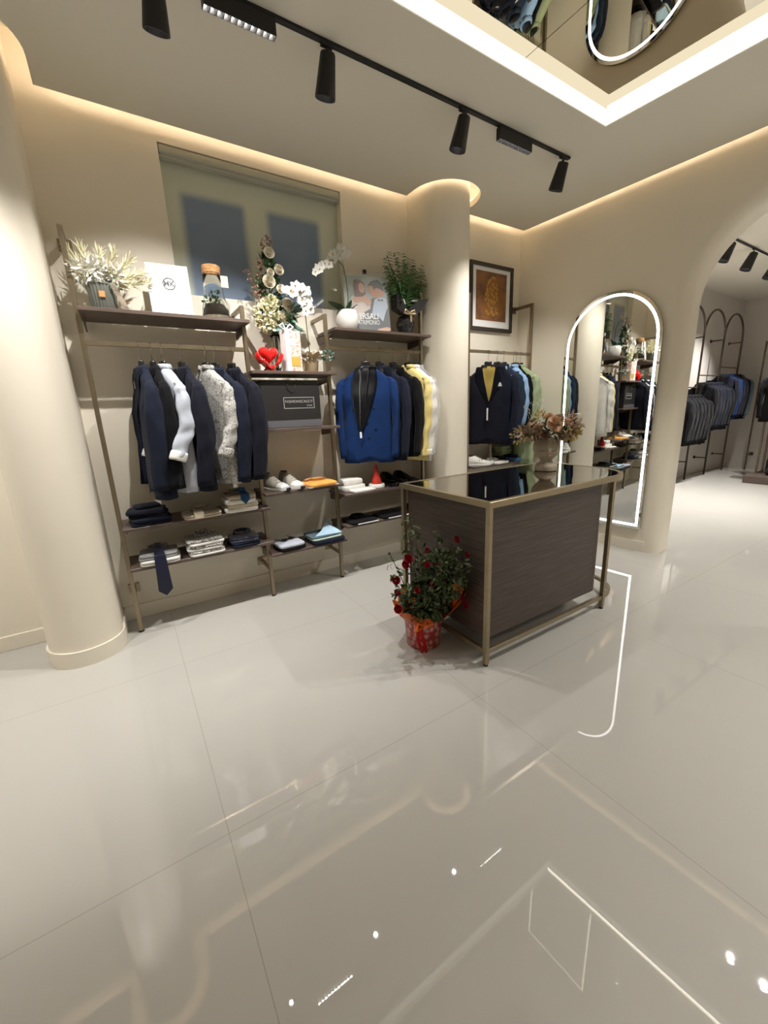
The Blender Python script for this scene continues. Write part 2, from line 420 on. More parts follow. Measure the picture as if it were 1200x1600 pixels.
# hidden warm light lying on the panel's edge, shining at the wall
pts = inset(outline, .028)
bm = B(); ids = list(range(1, len(pts)))+[0]
pp = [pts[i] for i in ids]
rings = []
n = len(pp)
for k in range(n):
    p0, p1, p2 = Vector(pp[k-1]), Vector(pp[k]), Vector(pp[(k+1) % n])
    e = ((p1-p0).normalized()+(p2-p1).normalized()); e = e.normalized() if e.length > 1e-6 else (p1-p0).normalized()
    nn = Vector((-e.y, e.x)); a, b_ = p1-nn*.008, p1+nn*.008
    rings.append([Vector((a.x, a.y, ZC+.052)), Vector((b_.x, b_.y, ZC+.052)), Vector((b_.x, b_.y, ZC+.064)), Vector((a.x, a.y, ZC+.064))])
rings.append(rings[0])
loft(bm, rings, cap0=False, cap1=False)
o = obj('cove_light', bm, 'cove'); tag(o, 'warm hidden light strip behind the edge of the dropped ceiling', 'light strip')

# columns: half-round front, flat sides back to the wall, with a plinth
def column(idx, cx, cy, r):
    def prof(rr, z0, z1):
        bm = B(); prism(bm, [(cx+rr, YA+.01)]+arc(cx, cy, rr, 0, -PI, 40)+[(cx-rr, YA+.01)], z0, z1); return bm
    o = obj('column', prof(r, .10, ZT), 'wall', smooth=True); o['kind'] = 'structure'; o.name = 'column' if idx == 0 else 'column.001'
    bm = prof(r+.012, 0, .10); p = obj('plinth', bm, 'wall', o, smooth=True)
column(0, CX1, CY1, CR1); column(1, CX2, CY2, CR2)

# window: reveal, backing, frosted pane with the view behind painted on, blind cassette
bm = B()
yb = YA+.20
box(bm, WX0-.02, WX1+.02, yb, yb+.03, WZ0-.02, WZ1+.02)
o = struct('window_1', bm, 'winframe')
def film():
    """view through frosted glass painted as colour: pale frame, two night-blue panes, blurred edges"""
    m = mat('glossy frosted pane with painted view', (.58, .61, .50), .55, coat=1.0); nt = m.node_tree; b = nt.nodes['Principled BSDF']
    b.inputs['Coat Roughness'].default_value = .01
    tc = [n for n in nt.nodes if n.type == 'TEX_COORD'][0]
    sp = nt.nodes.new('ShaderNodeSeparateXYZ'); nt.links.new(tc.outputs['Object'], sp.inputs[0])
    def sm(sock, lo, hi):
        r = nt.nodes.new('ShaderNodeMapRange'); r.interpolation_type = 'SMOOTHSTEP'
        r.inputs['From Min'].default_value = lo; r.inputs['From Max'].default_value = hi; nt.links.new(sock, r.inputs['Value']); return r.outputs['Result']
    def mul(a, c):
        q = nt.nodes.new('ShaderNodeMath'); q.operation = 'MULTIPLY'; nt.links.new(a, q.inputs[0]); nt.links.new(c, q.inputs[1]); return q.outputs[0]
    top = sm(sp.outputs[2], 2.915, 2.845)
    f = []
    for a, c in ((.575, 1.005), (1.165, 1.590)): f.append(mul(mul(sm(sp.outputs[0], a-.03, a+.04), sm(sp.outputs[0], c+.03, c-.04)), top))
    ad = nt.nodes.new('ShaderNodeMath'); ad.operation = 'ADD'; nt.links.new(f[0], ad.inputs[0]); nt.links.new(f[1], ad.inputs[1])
    mx = nt.nodes.new('ShaderNodeMixRGB'); mx.inputs[1].default_value = (.58, .61, .50, 1); mx.inputs[2].default_value = (.17, .235, .345, 1)  # blurred frame and night glow behind the glass, put into the colour
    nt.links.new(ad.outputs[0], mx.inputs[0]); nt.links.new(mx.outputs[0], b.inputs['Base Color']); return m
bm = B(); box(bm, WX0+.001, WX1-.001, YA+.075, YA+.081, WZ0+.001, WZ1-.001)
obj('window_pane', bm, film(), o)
bm = bbox(WX0+.002, WX1-.002, YA+.002, YA+.07, WZ1-.055, WZ1-.002, .012, 3)
obj('blind_cassette', bm, 'blind', o, smooth=True)
bm = B(); box(bm, WX0+.004, WX1-.004, YA+.02, YA+.06, WZ1-.068, WZ1-.055); obj('blind_roll', bm, 'winframe', o)

# ------------------------------------------------------------------ the room beyond the arch
bm = B(); box(bm, 4.28, 10.75, 3.4, 3.6, 0, 3.3); struct('wall_far', bm, 'greywall').name = 'wall_side'
bm = B(); box(bm, 10.6, 10.8, -3.2, 3.4, 0, 3.3); struct('wall_end', bm, 'greywall')
bm = B(); box(bm, 4.2, 10.8, -3.4, -3.2, 0, 3.3); struct('wall_near', bm, 'greywall')
bm = B(); box(bm, 4.2, 10.8, -3.4, 3.6, 3.22, 3.32); struct('ceiling_far', bm, 'ceil').name = 'ceiling.004'

# ------------------------------------------------------------------ track lamps
def lamp_light(parent, loc, aim, watts, size=1.75, blend=.8, col=SPOT_COL):
    ld = bpy.data.lights.new('lamp_light', 'SPOT'); ld.energy = watts; ld.spot_size = size; ld.spot_blend = blend; ld.color = col; ld.shadow_soft_size = .014
    lo = bpy.data.objects.new('lamp_light', ld); COL.objects.link(lo); lo.parent = parent
    lo.location = loc; lo.rotation_euler = Vector(aim).to_track_quat('-Z', 'Y').to_euler(); return lo
def spot(x, y, zc, aim, label, group, watts=SPOT_W, s=1.0):
    """aim: direction of the beam (world)"""
    t = thing('track_spotlight', label, 'spotlight', (x, y, zc-.02), group=group)
    bm = bbox(-.03, .03, -.012, .012, -.006, .006, .002); obj('track_adapter', bm, 'black', t)
    bm = B(); tube(bm, [(0, 0, -.016), (0, 0, -.055*s)], .009, 10); obj('stem', bm, 'black', t)
    d = Vector(aim).normalized(); q = d.to_track_quat('-Z', 'Y').to_matrix().to_4x4()
    P0 = Matrix.Translation((0, 0, -.05*s)) @ q @ Matrix.Translation((0, 0, .02))
    bm = B()
    lathe(bm, [(.034*s, 0), (.037*s, -.006), (.051*s, -.158*s), (.051*s, -.165*s), (.045*s, -.165*s), (.036*s, -.085*s), (.001, -.0845*s)], 28, cap1=False); xform(bm, P0)
    obj('lamp_body', bm, 'black', t, smooth=True)
    bm = B(); lathe(bm, [(.020*s, -.086*s), (.020*s, -.088*s)], 24); xform(bm, P0); obj('lamp_lens', bm, 'lens', t)
    lamp_light(t, P0 @ Vector((0, 0, -.170*s)), d, watts)
    return t
def linear(x, y, label, ln=.31):
    t = thing('linear_track_lamp', label, 'linear lamp', (x, y, ZC-.02), group='linear lamps on the main track')
    bm = B(); box(bm, -ln/2, ln/2, -.017, .017, -.034, 0)
    for sy in (-.017, .0148): box(bm, -ln/2, ln/2, sy, sy+.0022, -.066, -.034)
    for q in range(12): box(bm, -ln/2+q*(ln-.003)/11, -ln/2+q*(ln-.003)/11+.003, -.0148, .0148, -.066, -.034)
    obj('lamp_body', bm, 'black', t)
    n = 11
    for k in range(n):
        xx = -ln/2+(k+.5)*ln/n
        bm = B(); lathe(bm, [(.0110, -.037), (.010, -.0345)], 12, (xx, 0, 0)); obj('lens', bm, 'cell', t)
TY = 2.17
def track(name, x0, y0, x1, y1, zc, label):
    d = Vector((x1-x0, y1-y0, 0)); l = d.length; a = math.atan2(d.y, d.x)
    t = thing(name, label, 'lighting track', (x0, y0, zc), a)
    bm = bbox(0, l, -.0125, .0125, -.014, 0, .002); obj('rail', bm, 'black', t)
    for xx in (0, l):
        bm = bbox(xx-.010, xx+.010, -.014, .014, -.016, -.0005, .002); obj('end_cap', bm, 'black', t)
track('lighting_track', -2.6, TY, 3.06, TY, ZC, 'long black track on the cream ceiling in front of the clothes racks')
gm = 'spotlights on the main track'
spot(.385, TY, ZC, (-.02, .40, -1), 'black track spotlight cut off by the top edge of the photo', gm)
spot(1.135, TY, ZC, (-.02, .33, -1), 'black track spotlight hanging alone above the window', gm)
spot(2.03, TY, ZC, (-.12, .26, -1), 'black track spotlight just left of the short linear lamp', gm, SPOT_W*.48)
spot(3.0, TY, ZC, (.03, .40, -1), 'black spotlight at the right end of the track, nearest the corner', gm, SPOT_W*.75)
spot(-.75, TY, ZC, (0, .3, -1), 'added fill spotlight on the track, out of view to the left', gm)  # this spot and the next are unseen, added to light the room
spot(-1.9, TY, ZC, (0, .3, -1), 'farther added fill spotlight on the track, out of view to the left', gm)
linear(.72, TY, 'black linear lamp with small cells at the top edge of the photo')
linear(2.485, TY, 'short black linear lamp with bright cells between two spotlights')
# second track, along the right wall, first two spots known from floor reflections, rear two added as fill
track('lighting_track', 3.42, 1.0, 3.72, -3.6, ZC, 'black track running along the right wall, seen only in reflections')
for k, (xx, yy) in enumerate(((3.455, .50), (3.468, .30), (3.56, -1.2), (3.66, -2.6))):
    spot(xx, yy, ZC, (-.25, .1, -1), 'black spotlight on the right wall track, number %s from the corner' % ('one', 'two', 'three, added as fill,', 'four, added as fill,')[k], 'spotlights on the right wall track', SPOT_W*.8)
track('lighting_track', -2.9, -2.9, 3.2, -2.9, ZC, 'black track added behind the camera for fill spotlights')  # unseen track and spots, added behind the camera as fill light
for k, xx in enumerate((-2, -.3, 1.4, 2.8)):
    spot(xx, -2.9, ZC, (0, .2, -1), 'added fill spotlight behind the camera, %s from the left wall' % ('first', 'second', 'third', 'fourth')[k], 'added fill spotlights behind the camera', SPOT_W)
track('lighting_track', 6.1, 2.27, 10.0, 2.27, 3.22, 'black track on the ceiling of the room beyond the arch')
for k, xx in enumerate((6.35, 7.05, 7.85, 9.0)):
    spot(xx, 2.27, 3.22, (-.25, .30, -1), 'black spotlight in the room beyond, %s from the arch' % ('first', 'second', 'third', 'fourth')[k], 'spotlights in the room beyond', SPOT_W*2.3, 1.2)
track('lighting_track', 5.2, -1.2, 10.0, -1.2, 3.22, 'black track added unseen behind the right wall for fill spotlights')  # track and spots added out of sight to light the room beyond
for k, xx in enumerate((5.6, 7.0, 8.6)):
    spot(xx, -1.2, 3.22, (0, .2, -1), 'added fill spotlight hidden behind the right wall, %s from the arch' % ('first', 'second', 'third')[k], 'added fill spotlights hidden in the room beyond', SPOT_W*2.3, 1.2)

# ------------------------------------------------------------------ wall racks
PY = 3.03; SF = 2.93; SBK = 3.255
def post(t, x, h, plates, arm=True, hw=.0125):
    bm = B(); bar(bm, (x, PY, .012), (x, PY, h), hw, .015)
    bar(bm, (x, PY-.015, h-.012), (x, YA-.003, h-.012), hw*.98, .012)
    bevel_all(bm, .0015, 1); o = obj('upright', bm, 'bronze', t)
    bm = B(); lathe(bm, [(.017, 0), (.017, .010), (.011, .014)], 14, (x, PY, 0)); obj('foot', bm, 'black', t)
    for z in plates:
        bm = B(); bar(bm, (x, PY, z), (x, YA-.008, z), .010, .011); box(bm, x-.035, x+.035, YA-.012, YA-.001, z-.032, z+.032)
        obj('wall_bracket', bm, 'bronze', t)
def shelf(t, x0, x1, z, y0=SF, y1=SBK, th=.022):
    bm = bbox(x0, x1, y0, y1, z-th, z, .0025, 1); s = obj('shelf', bm, 'wood', t)
    bm = B()
    for x in (x0+.016, x1-.018):
        vs = []
        for xx in (x-.004, x+.004):
            vs.append([bm.verts.new((xx, yy, zz)) for yy, zz in ((y0+.07, z-th), (y1, z-th), (y1, z-th-.06), (y0+.16, z-th-.045))])
        bm.faces.new(vs[0]); bm.faces.new(vs[1][::-1])
        for i in range(4): bm.faces.new((vs[0][i], vs[0][(i+1) % 4], vs[1][(i+1) % 4], vs[1][i]))
    obj('shelf_support', bm, 'darkmetal', s)
def rail(t, x0, x1, z, m='bronze'):
    bm = B(); bar(bm, (x0, PY, z), (x1, PY, z), .007, .014); bevel_all(bm, .002, 1); obj('hanging_rail', bm, m, t)
X1, X2, X3, X4 = -.109, .816, 1.433, 2.345
t = thing('wall_rack', 'left bay of the bronze wall rack with pampas pot on its top shelf', 'clothes rack')
post(t, X1, 2.45, (2.438-.01, .235)); post(t, X2, 2.135, (.225,))
for z in (2.032, .746, .480): shelf(t, X1+.008, X2+.02, z)
rail(t, X1, X2, 1.855)
t = thing('wall_rack', 'narrow middle bay of the rack holding heart, black bag and sneakers', 'clothes rack')
post(t, X3, 2.135, (.225,))
for z in (1.712, 1.312, .846, .374): shelf(t, X2-.005, X3+.022, z)
t = thing('wall_rack', 'right bay of the rack with palm and poster on its top shelf', 'clothes rack')
post(t, X4, 2.45, (2.43, .235))
for z in (2.032, .747, .478): shelf(t, X3+.03, X4+.04, z)
rail(t, X3+.012, X4, 1.900)
t = thing('wall_rack', 'corner rack between column and mirror with framed picture above', 'clothes rack')
post(t, 3.82, 2.44, (2.42, .235)); post(t, 2.915, 2.44, (2.42, .235))
for z in (.826, .42): shelf(t, 2.92, 3.84, z)
rail(t, 2.915, 3.82, 1.937)

# ------------------------------------------------------------------ garments
def hanger(x, y, z, rot, label, group, m='hangerblack', wide=.19, plate=.048):
    t = thing('clothes_hanger', label, 'hanger', (x, y, z), rot, group)
    bm = B(); pts = [(.0, .012, .008)]
    pts = [(.016*math.sin(a)-.0, 0, .003+.016*math.cos(a)) for a in [(-PI*.55)+PI*1.35*i/10 for i in range(11)]]
    pts = pts+[(.006, 0, -.022), (0, 0, -.035), (0, 0, -.085)]
    tube(bm, pts, .0019, 8); xform(bm, Matrix.Rotation(PI/2*0, 4, 'Z')); obj('hook', bm, 'chrome', t, smooth='all')
    bm = B(); rings = []
    for k in range(-10, 11):
        u = k/10; x_ = u*wide; zz = -.135-.11*abs(u)**1.2; h = plate*max(.3, 1-abs(u)*1.8)*.9; d = .014+.012*abs(u)
        rings.append([Vector((x_, d*math.cos(a), zz+h*.5*math.sin(a))) for a in [2*PI*i/12 for i in range(12)]])
    loft(bm, rings); hb = obj('hanger_body', bm, m, t, smooth='all')
    bm = bbox(-.037, .037, -.013, .013, -.150, -.088, .011, 3); obj('hanger_neck', bm, m, t, smooth='all'); return t

def lerp_tab(tab, z):
    if z >= tab[0][0]: return tab[0][1:]
    for a, b in zip(tab, tab[1:]):
        if z >= b[0]:
            k = (a[0]-z)/(a[0]-b[0]); return tuple(a[i]+(b[i]-a[i])*k for i in range(1, len(a)))
    return tab[-1][1:]

def garment(name, label, cat, x, y, z, rot, body='navy', lapel=None, inner='lining', length=.78, kind='jacket', group=None, seed=0, depth=1.0, wide=1.0,
            sleeve_len=.70, collar=None, buttons=None, btn_mat='black', fold_sleeve=False, open_front=0.0, cuff=None, drop=-.135, detail=True, V=None, vx=.052):
    """origin on the rail; front is local -Y"""
    R = random.Random(seed)
    t = thing(name, label, cat, (x, y, z), rot, group)
    W = wide; D = depth
    if kind == 'jacket':
        tab = [(0, .058*W, .034*D), (-.012, .078*W, .040*D), (-.040, .112*W, .046*D), (-.075, .160*W, .046*D), (-.105, .192*W, .044*D), (-.130, .204*W, .046*D), (-.17, .206*W, .056*D),
               (-.24, .200*W, .074*D), (-.42, .188*W, .066*D), (-.60, .202*W, .072*D), (-length, .214*W, .074*D)]
    else:
        tab = [(0, .052*W, .036*D), (-.012, .072*W, .040*D), (-.04, .115*W, .048*D), (-.075, .165*W, .050*D), (-.10, .190*W, .050*D), (-.12, .200*W, .050*D), (-.16, .200*W, .056*D),
               (-.24, .198*W, .062*D), (-.42, .196*W, .060*D), (-.60, .205*W, .064*D), (-length, .205*W, .060*D)]
    ph = [R.uniform(0, 6.28) for _ in range(6)]
    fr = [R.randint(2, 4), R.randint(4, 7), R.randint(7, 10)]
    def wob(a, zz):
        k = min(1, max(0, (-zz-.12)/.5)); s = 1.4 if kind != 'jacket' else .8
        return s*k*(.006*math.sin(fr[0]*a+ph[0]+3*zz)+.005*math.sin(fr[1]*a+ph[1]-4*zz)+(.003 if kind != 'jacket' else .0012)*math.sin(fr[2]*a+ph[2]+9*zz))
    def surf(xx, zz, off=0.0):
        w_, d_ = lerp_tab(tab, zz); u = max(-1, min(1, xx/w_))
        return -d_*max(0.0, 1-abs(u)**2.4)**(1/2.4)-off
    N = 56; rings = []
    zs = [0, -.006, -.012, -.025, -.045, -.06, -.08, -.095, -.105, -.115, -.125, -.14, -.16]+[-.16-(length-.16)*i/14 for i in range(1, 15)]
    for zz in zs:
        w_, d_ = lerp_tab(tab, zz); ring = []
        for i in range(N):
            a = 2*PI*i/N; c, s = math.cos(a), math.sin(a)
            px = w_*abs(c)**(2/2.4)*(1 if c > 0 else -1); py = d_*abs(s)**(2/2.4)*(1 if s > 0 else -1)
            wv = wob(a, zz); px += c*wv; py += s*wv
            zq = zz+drop
            if s < 0:   # front
                if kind == 'jacket' and zz < -length+.14 and abs(px) < .09:      # rounded cutaway
                    k = (-zz-(length-.14))/.14; zq += .05*k*k*(1-abs(px)/.09)
                py -= .004 if px > -.004 else 0
            zq -= .012*math.sin(a*1.0+ph[3])*max(0, -zz-.3)
            ring.append(Vector((px, py, zq)))
        rings.append(ring)
    bm = B(); loft(bm, rings, cap0=True, cap1=True); obj('body', bm, body, t, smooth='all')
    # sleeves
    for s in (-1, 1):
        L_ = sleeve_len
        path = [(.172*W, 0, -.085), (.192*W, -.002, -.100), (.206*W, -.003, -.125), (.216*W, -.004, -.17), (.226*W, -.006, -.26), (.232*W, -.004, -.36), (.230*W, -.012, -.47), (.222*W, -.026, -.58), (.214*W, -.040, -.04-L_)]
        rad = [(.022, .016), (.030, .026), (.036, .037), (.038, .049), (.038, .066), (.036, .070), (.033, .066), (.031, .060), (.028, .054)]
        if fold_sleeve:
            path = [(p[0], p[1], p[2]) for p in path[:6]]+[(.232*W, -.035, -.42), (.232*W, -.070, -.50), (.232*W, -.092, -.55)]
            rad = rad[:6]+[(.034, .070), (.030, .060), (.028, .055)]
        if kind != 'jacket': rad = [(a*.92, b*.86) for a, b in rad]
        rad = [(a*min(1, D+.1), b*D) for a, b in rad]
        fp = [R.uniform(0, 6.28) for _ in range(4)]
        rings = []; sub = 4
        for k in range((len(path)-1)*sub+1):
            i = min(k//sub, len(path)-2); f = k/sub-i
            p = Vector(path[i]).lerp(Vector(path[i+1]), f); ra = rad[i][0]+(rad[i+1][0]-rad[i][0])*f; rb = rad[i][1]+(rad[i+1][1]-rad[i][1])*f
            kk = min(1, k/12)
            ring = []
            for j in range(20):
                a = 2*PI*j/20
                wv = kk*(.0035*math.sin(3*a+fp[0]+k*.35)+.0025*math.sin(5*a+fp[1]-k*.5)+(.004 if kind != 'jacket' else .0015)*math.sin(k*1.1+fp[2]+a))
                ring.append(Vector((s*(p.x+(ra+wv)*math.cos(a)), p.y+(rb+wv)*math.sin(a), p.z+drop+.0)))
            rings.append(ring)
        bm = B(); loft(bm, rings); sl = obj('sleeve', bm, body, t, smooth='all')
        pe = Vector(path[-1]); 
        if cuff:
            bm = B(); d = (Vector(path[-1])-Vector(path[-2])).normalized(); ra, rb = rad[-1]
            rr = []
            for q, g in ((-.045, 1.08), (-.03, 1.16), (.0, 1.16), (.012, 1.08)):
                c0 = pe+d*q; rr.append([Vector((s*(c0.x+ra*g*math.cos(a)), c0.y+rb*g*math.sin(a), c0.z+drop-.35*(rb*g*math.sin(a))*(1 if fold_sleeve else 0))) for a in [2*PI*j/20 for j in range(20)]])
            loft(bm, rr); obj('cuff', bm, cuff, sl, smooth='all')
        elif detail:
            for b_ in range(4):
                bm = B(); zz = -.04-L_+.025+.014*b_
                mt = Matrix.Translation((s*(.216*W+.014), -.040+.050*D-.002, zz+drop)) @ Matrix.Rotation(PI/2, 4, 'X')
                lathe(bm, [(.0052, -.002), (.0052, .003)], 8); xform(bm, mt); obj('sleeve_button', bm, btn_mat, sl)
    # neck opening, collar, lapels
    if kind == 'jacket':
        V = V or (-.40 if buttons != 'double' else -.54)
        def strip(xi, xo, z0, z1, off, m, nm, n=16, k=5):
            bm = B(); rr = []
            for q in range(n+1):
                zz = z0+(z1-z0)*q/n; a, b_ = xi(zz), xo(zz); row = []
                for j in range(k+1):
                    xx = a+(b_-a)*j/k
                    row.append(Vector((xx, surf(xx, zz, off+(.004*math.sin(PI*j/k) if off > .004 else 0)), zz+drop)))
                rr.append(row)
            loft(bm, rr, closed=False)
            bmesh.ops.solidify(bm, geom=list(bm.faces), thickness=.0022)
            return obj(nm, bm, m, t, smooth='all')
        sh = .0 if buttons != 'double' else -.065
        def cx_(zz): return sh*min(1, max(0, zz/V))
        def vin(zz): return vx*max(0.0, 1-(zz/V))**.8
        strip(lambda q: cx_(q)-vin(q)-.004, lambda q: cx_(q)+vin(q)+.004, -.004, V, .0085, inner, 'front_inset')
        def lw(zz):
            q = max(0, min(1, zz/V)); base = .020+.058*math.sin(min(1, q*1.55+.22)*PI*.72)
            if q > .55: base *= max(.05, (1-q)/.45)**.8
            if .24 < q < .30 and buttons != 'double': base -= .012
            return base
        for s in (-1, 1):
            strip(lambda q, s=s: cx_(q)+s*vin(q), lambda q, s=s: cx_(q)+s*(vin(q)+lw(q)), -.004, V-.004, .012 if s < 0 else .0155, lapel or body, 'lapel')
        # collar roll
        bm = B(); rr = []
        for q in range(15):
            a = -PI*.5+.30+(2*PI-.60)*q/14; c, s_ = math.cos(a), math.sin(a)
            # around the neck, open at the front
            r1, r2 = .060*W, .040*D
            rr.append([Vector((c*(r1-.004), s_*(r2-.002), drop+.0)), Vector((c*r1, s_*r2, drop+.018*(1 if s_ > -.3 else .4))), Vector((c*(r1+.014), s_*(r2+.012), drop-.004)), Vector((c*(r1+.020), s_*(r2+.016), drop-.028)), Vector((c*(r1+.008), s_*(r2+.006), drop-.026))])
        loft(bm, rr, closed=True); obj('collar', bm, lapel or body, t, smooth='all')
        if detail and buttons:
            bl = [(.0, -.43), (.0, -.53)] if buttons != 'double' else [(-.115, -.33), (.055, -.33), (.0, -.45), (.062, -.50), (.005, -.57)]
            for bx_, bz_ in bl:
                bm = B(); lathe(bm, [(.009, -.001), (.009, .003), (.006, .004)], 12)
                xform(bm, Matrix.Translation((bx_, surf(bx_, bz_, .006), bz_+drop)) @ Matrix.Rotation(PI/2, 4, 'X')); obj('button', bm, btn_mat, t)
    else:
        # shirt collar with points, placket
        for s in (-1, 1):
            bm = B()
            pts = [(.000, -.030, -.010), (s*.058, .005, .012), (s*.066, .004, -.022), (s*.060, -.052, -.085), (s*.012, -.052, -.030)]
            top = [bm.verts.new(Vector((p[0], p[1]*D, p[2]+drop+.008))) for p in pts]
            bm.faces.new(top); bmesh.ops.solidify(bm, geom=list(bm.faces), thickness=.004)
            obj('collar_flap', bm, collar or body, t)
        bm = B(); rr = []
        for q in range(13):
            a = -PI*.5+.35+(2*PI-.7)*q/12; c, s_ = math.cos(a), math.sin(a)
            rr.append([Vector((c*.050, s_*.036, drop-.004)), Vector((c*.052, s_*.038, drop+.026)), Vector((c*.058, s_*.044, drop+.024)), Vector((c*.066, s_*.052, drop-.012))])
        loft(bm, rr); obj('collar_band', bm, collar or body, t, smooth='all')
        bm = B(); rr = []
        for q in range(20):
            zz = -.03-(length-.04)*q/19; rr.append([Vector((xx, surf(xx, zz, .004)-max(0, wob(-PI/2, zz)), zz+drop)) for xx in (-.016, .016)])
        loft(bm, rr, closed=False); bmesh.ops.solidify(bm, geom=list(bm.faces), thickness=.002); obj('placket', bm, body, t, smooth='all')
        if detail:
            for q in range(6):
                zz = -.07-.11*q
                bm = B(); lathe(bm, [(.005, -.001), (.005, .004)], 8); xform(bm, Matrix.Translation((0, surf(0, zz, .006), zz+drop)) @ Matrix.Rotation(PI/2, 4, 'X')); obj('button', bm, 'tag', t)
    return t
def price_tag(t, x, y, z, h=.05, w=.018):
    bm = B(); box(bm, x-w/2, x+w/2, y-.001, y+.001, z-h/2, z+h/2); obj('price_tag', bm, 'tag', t)

d2r = math.radians
Z1 = 1.855; g1 = 'garments on the left rail'
L1 = [(.165, -84, 'suit_jacket', 'dark navy suit jacket hanging first from the left on the left rail', 'jacket', dict(body='navy2', seed=1, length=.80)),
      (.228, -82, 'waistcoat_jacket', 'near-black jacket half hidden between the first navy jacket and the white shirt', 'jacket', dict(body='blacknavy', seed=2, length=.74, depth=.75)),
      (.285, -74, 'dress_shirt', 'white cotton shirt with rolled-up sleeve hanging between dark jackets', 'shirt', dict(body='shirtwhite', kind='shirt', seed=3, length=.78, fold_sleeve=True, cuff='white cotton')),
      (.392, -76, 'suit_jacket', 'dark navy suit jacket hanging between white shirt and patterned shirt', 'jacket', dict(body='navy', seed=4, length=.78)),
      (.540, -68, 'printed_shirt', 'white shirt with grey lattice print on the left rail', 'shirt', dict(body='pattern', collar='pattern', kind='shirt', seed=5, length=.76, fold_sleeve=True, cuff='pattern')),
      (.600, -66, 'suit_jacket', 'dark navy suit jacket hanging just right of the printed shirt', 'jacket', dict(body='navy2', seed=6, length=.75)),
      (.705, -66, 'suit_jacket', 'dark navy suit jacket with open collar, last on the left rail', 'jacket', dict(body='navy', seed=8, length=.75))]
for k, (x, a, nm, lb, cat, kw) in enumerate(L1):
    a = d2r(a)
    garment(nm, lb, cat, x, PY, Z1, a, depth=kw.pop('depth', .9), wide=1.0, group=g1, **kw)
    hanger(x, PY, Z1, a, 'black hanger holding the '+lb.split(' hanging')[0].split(' half')[0].split(' with')[0]+[', leftmost on the left rail', '', '', ', fourth on the left rail', '', ', sixth on the left rail', ', last on the left rail'][k], 'hangers on the left rail')
Z3 = 1.900; g3 = 'garments on the middle rail'
t = garment('tuxedo_jacket', 'royal blue double-breasted tuxedo jacket with black satin lapels', 'jacket', 1.772, PY, Z3, d2r(-34), body='blue', lapel='satin', inner='lining', length=.78, buttons='double', seed=11, group=g3, depth=.85, wide=1.03, vx=.034)
price_tag(t, -.06, -.10, -.68)
hanger(1.772, PY, Z3, d2r(-34), 'black hanger holding the royal blue tuxedo jacket', 'hangers on the middle rail', plate=.07)
L3 = [(1.908, -52, 'suit_jacket', 'dark navy jacket directly behind the royal blue tuxedo', 'jacket', dict(body='navy2', seed=12, length=.775, buttons='single')),
      (2.045, -57, 'suit_jacket', 'near-black jacket hanging between navy jacket and yellow shirt', 'jacket', dict(body='charcoal', seed=13, length=.76)),
      (2.200, -76, 'cotton_shirt', 'pale yellow cotton shirt hanging near the column', 'shirt', dict(body='yellow', kind='shirt', seed=14, length=.80, cuff='yellow')),
      (2.262, -82, 'cotton_shirt', 'white shirt hanging behind the pale yellow shirt', 'shirt', dict(body='white cotton', kind='shirt', seed=15, length=.80, cuff='white cotton')),
      (2.315, -90, 'wrapped_shirt', 'white shirt in clear plastic film, nearest the column', 'shirt', dict(body='plastic', kind='shirt', seed=16, length=.74, detail=False))]
for k, (x, a, nm, lb, cat, kw) in enumerate(L3):
    a = d2r(a); garment(nm, lb, cat, x, PY, Z3, a, depth=.85, group=g3, **kw)
    hanger(x, PY, Z3, a, 'hanger holding the '+lb.split(' directly')[0].split(' hanging')[0].split(', nearest')[0]+' on the middle rail', 'hangers on the middle rail', plate=.07)
ZK = 1.937; g4 = 'garments on the corner rail'
t = garment('blazer', 'dark navy blazer with pocket square over a mustard sweater', 'jacket', 3.19, PY, ZK, d2r(-36), body='navy', inner='mustard', length=.76, buttons='single', seed=21, group=g4, depth=.9, V=-.34, vx=.066)
price_tag(t, -.015, -.095, -.60, .12, .014)
bm = B(); vs = [bm.verts.new(p) for p in ((.085, -.085, -.335), (.125, -.078, -.335), (.115, -.085, -.305), (.10, -.088, -.295), (.09, -.086, -.315))]; bm.faces.new(vs); bmesh.ops.solidify(bm, geom=list(bm.faces), thickness=.003); obj('pocket_square', bm, 'white', t)
hanger(3.19, PY, ZK, d2r(-36), 'black hanger holding the navy blazer with pocket square', 'hangers on the corner rail', plate=.08)
L4 = [(3.316, -78, 'sport_jacket', 'dark navy jacket hanging directly behind the blazer', 'jacket', dict(body='navy2', seed=22, length=.78)),
      (3.412, -86, 'denim_jacket', 'dark denim shirt with white tag on the corner rail', 'jacket', dict(body='denim', kind='shirt', seed=23, length=.72)),
      (3.565, -108, 'denim_shirt', 'light blue denim shirt with short sleeve and black collar label', 'shirt', dict(body='lightblue', kind='shirt', seed=24, length=.60, sleeve_len=.44, cuff='white cotton')),
      (3.600, -100, 'sport_jacket', 'black jacket barely visible under the light blue shirt', 'jacket', dict(body='blacknavy', seed=26, length=.62, depth=.7, sleeve_len=.58)),
      (3.670, -98, 'overshirt', 'long sage green overshirt, last before the mirror wall', 'shirt', dict(body='sage', kind='shirt', seed=25, length=1.0, sleeve_len=.62, wide=1.15))]
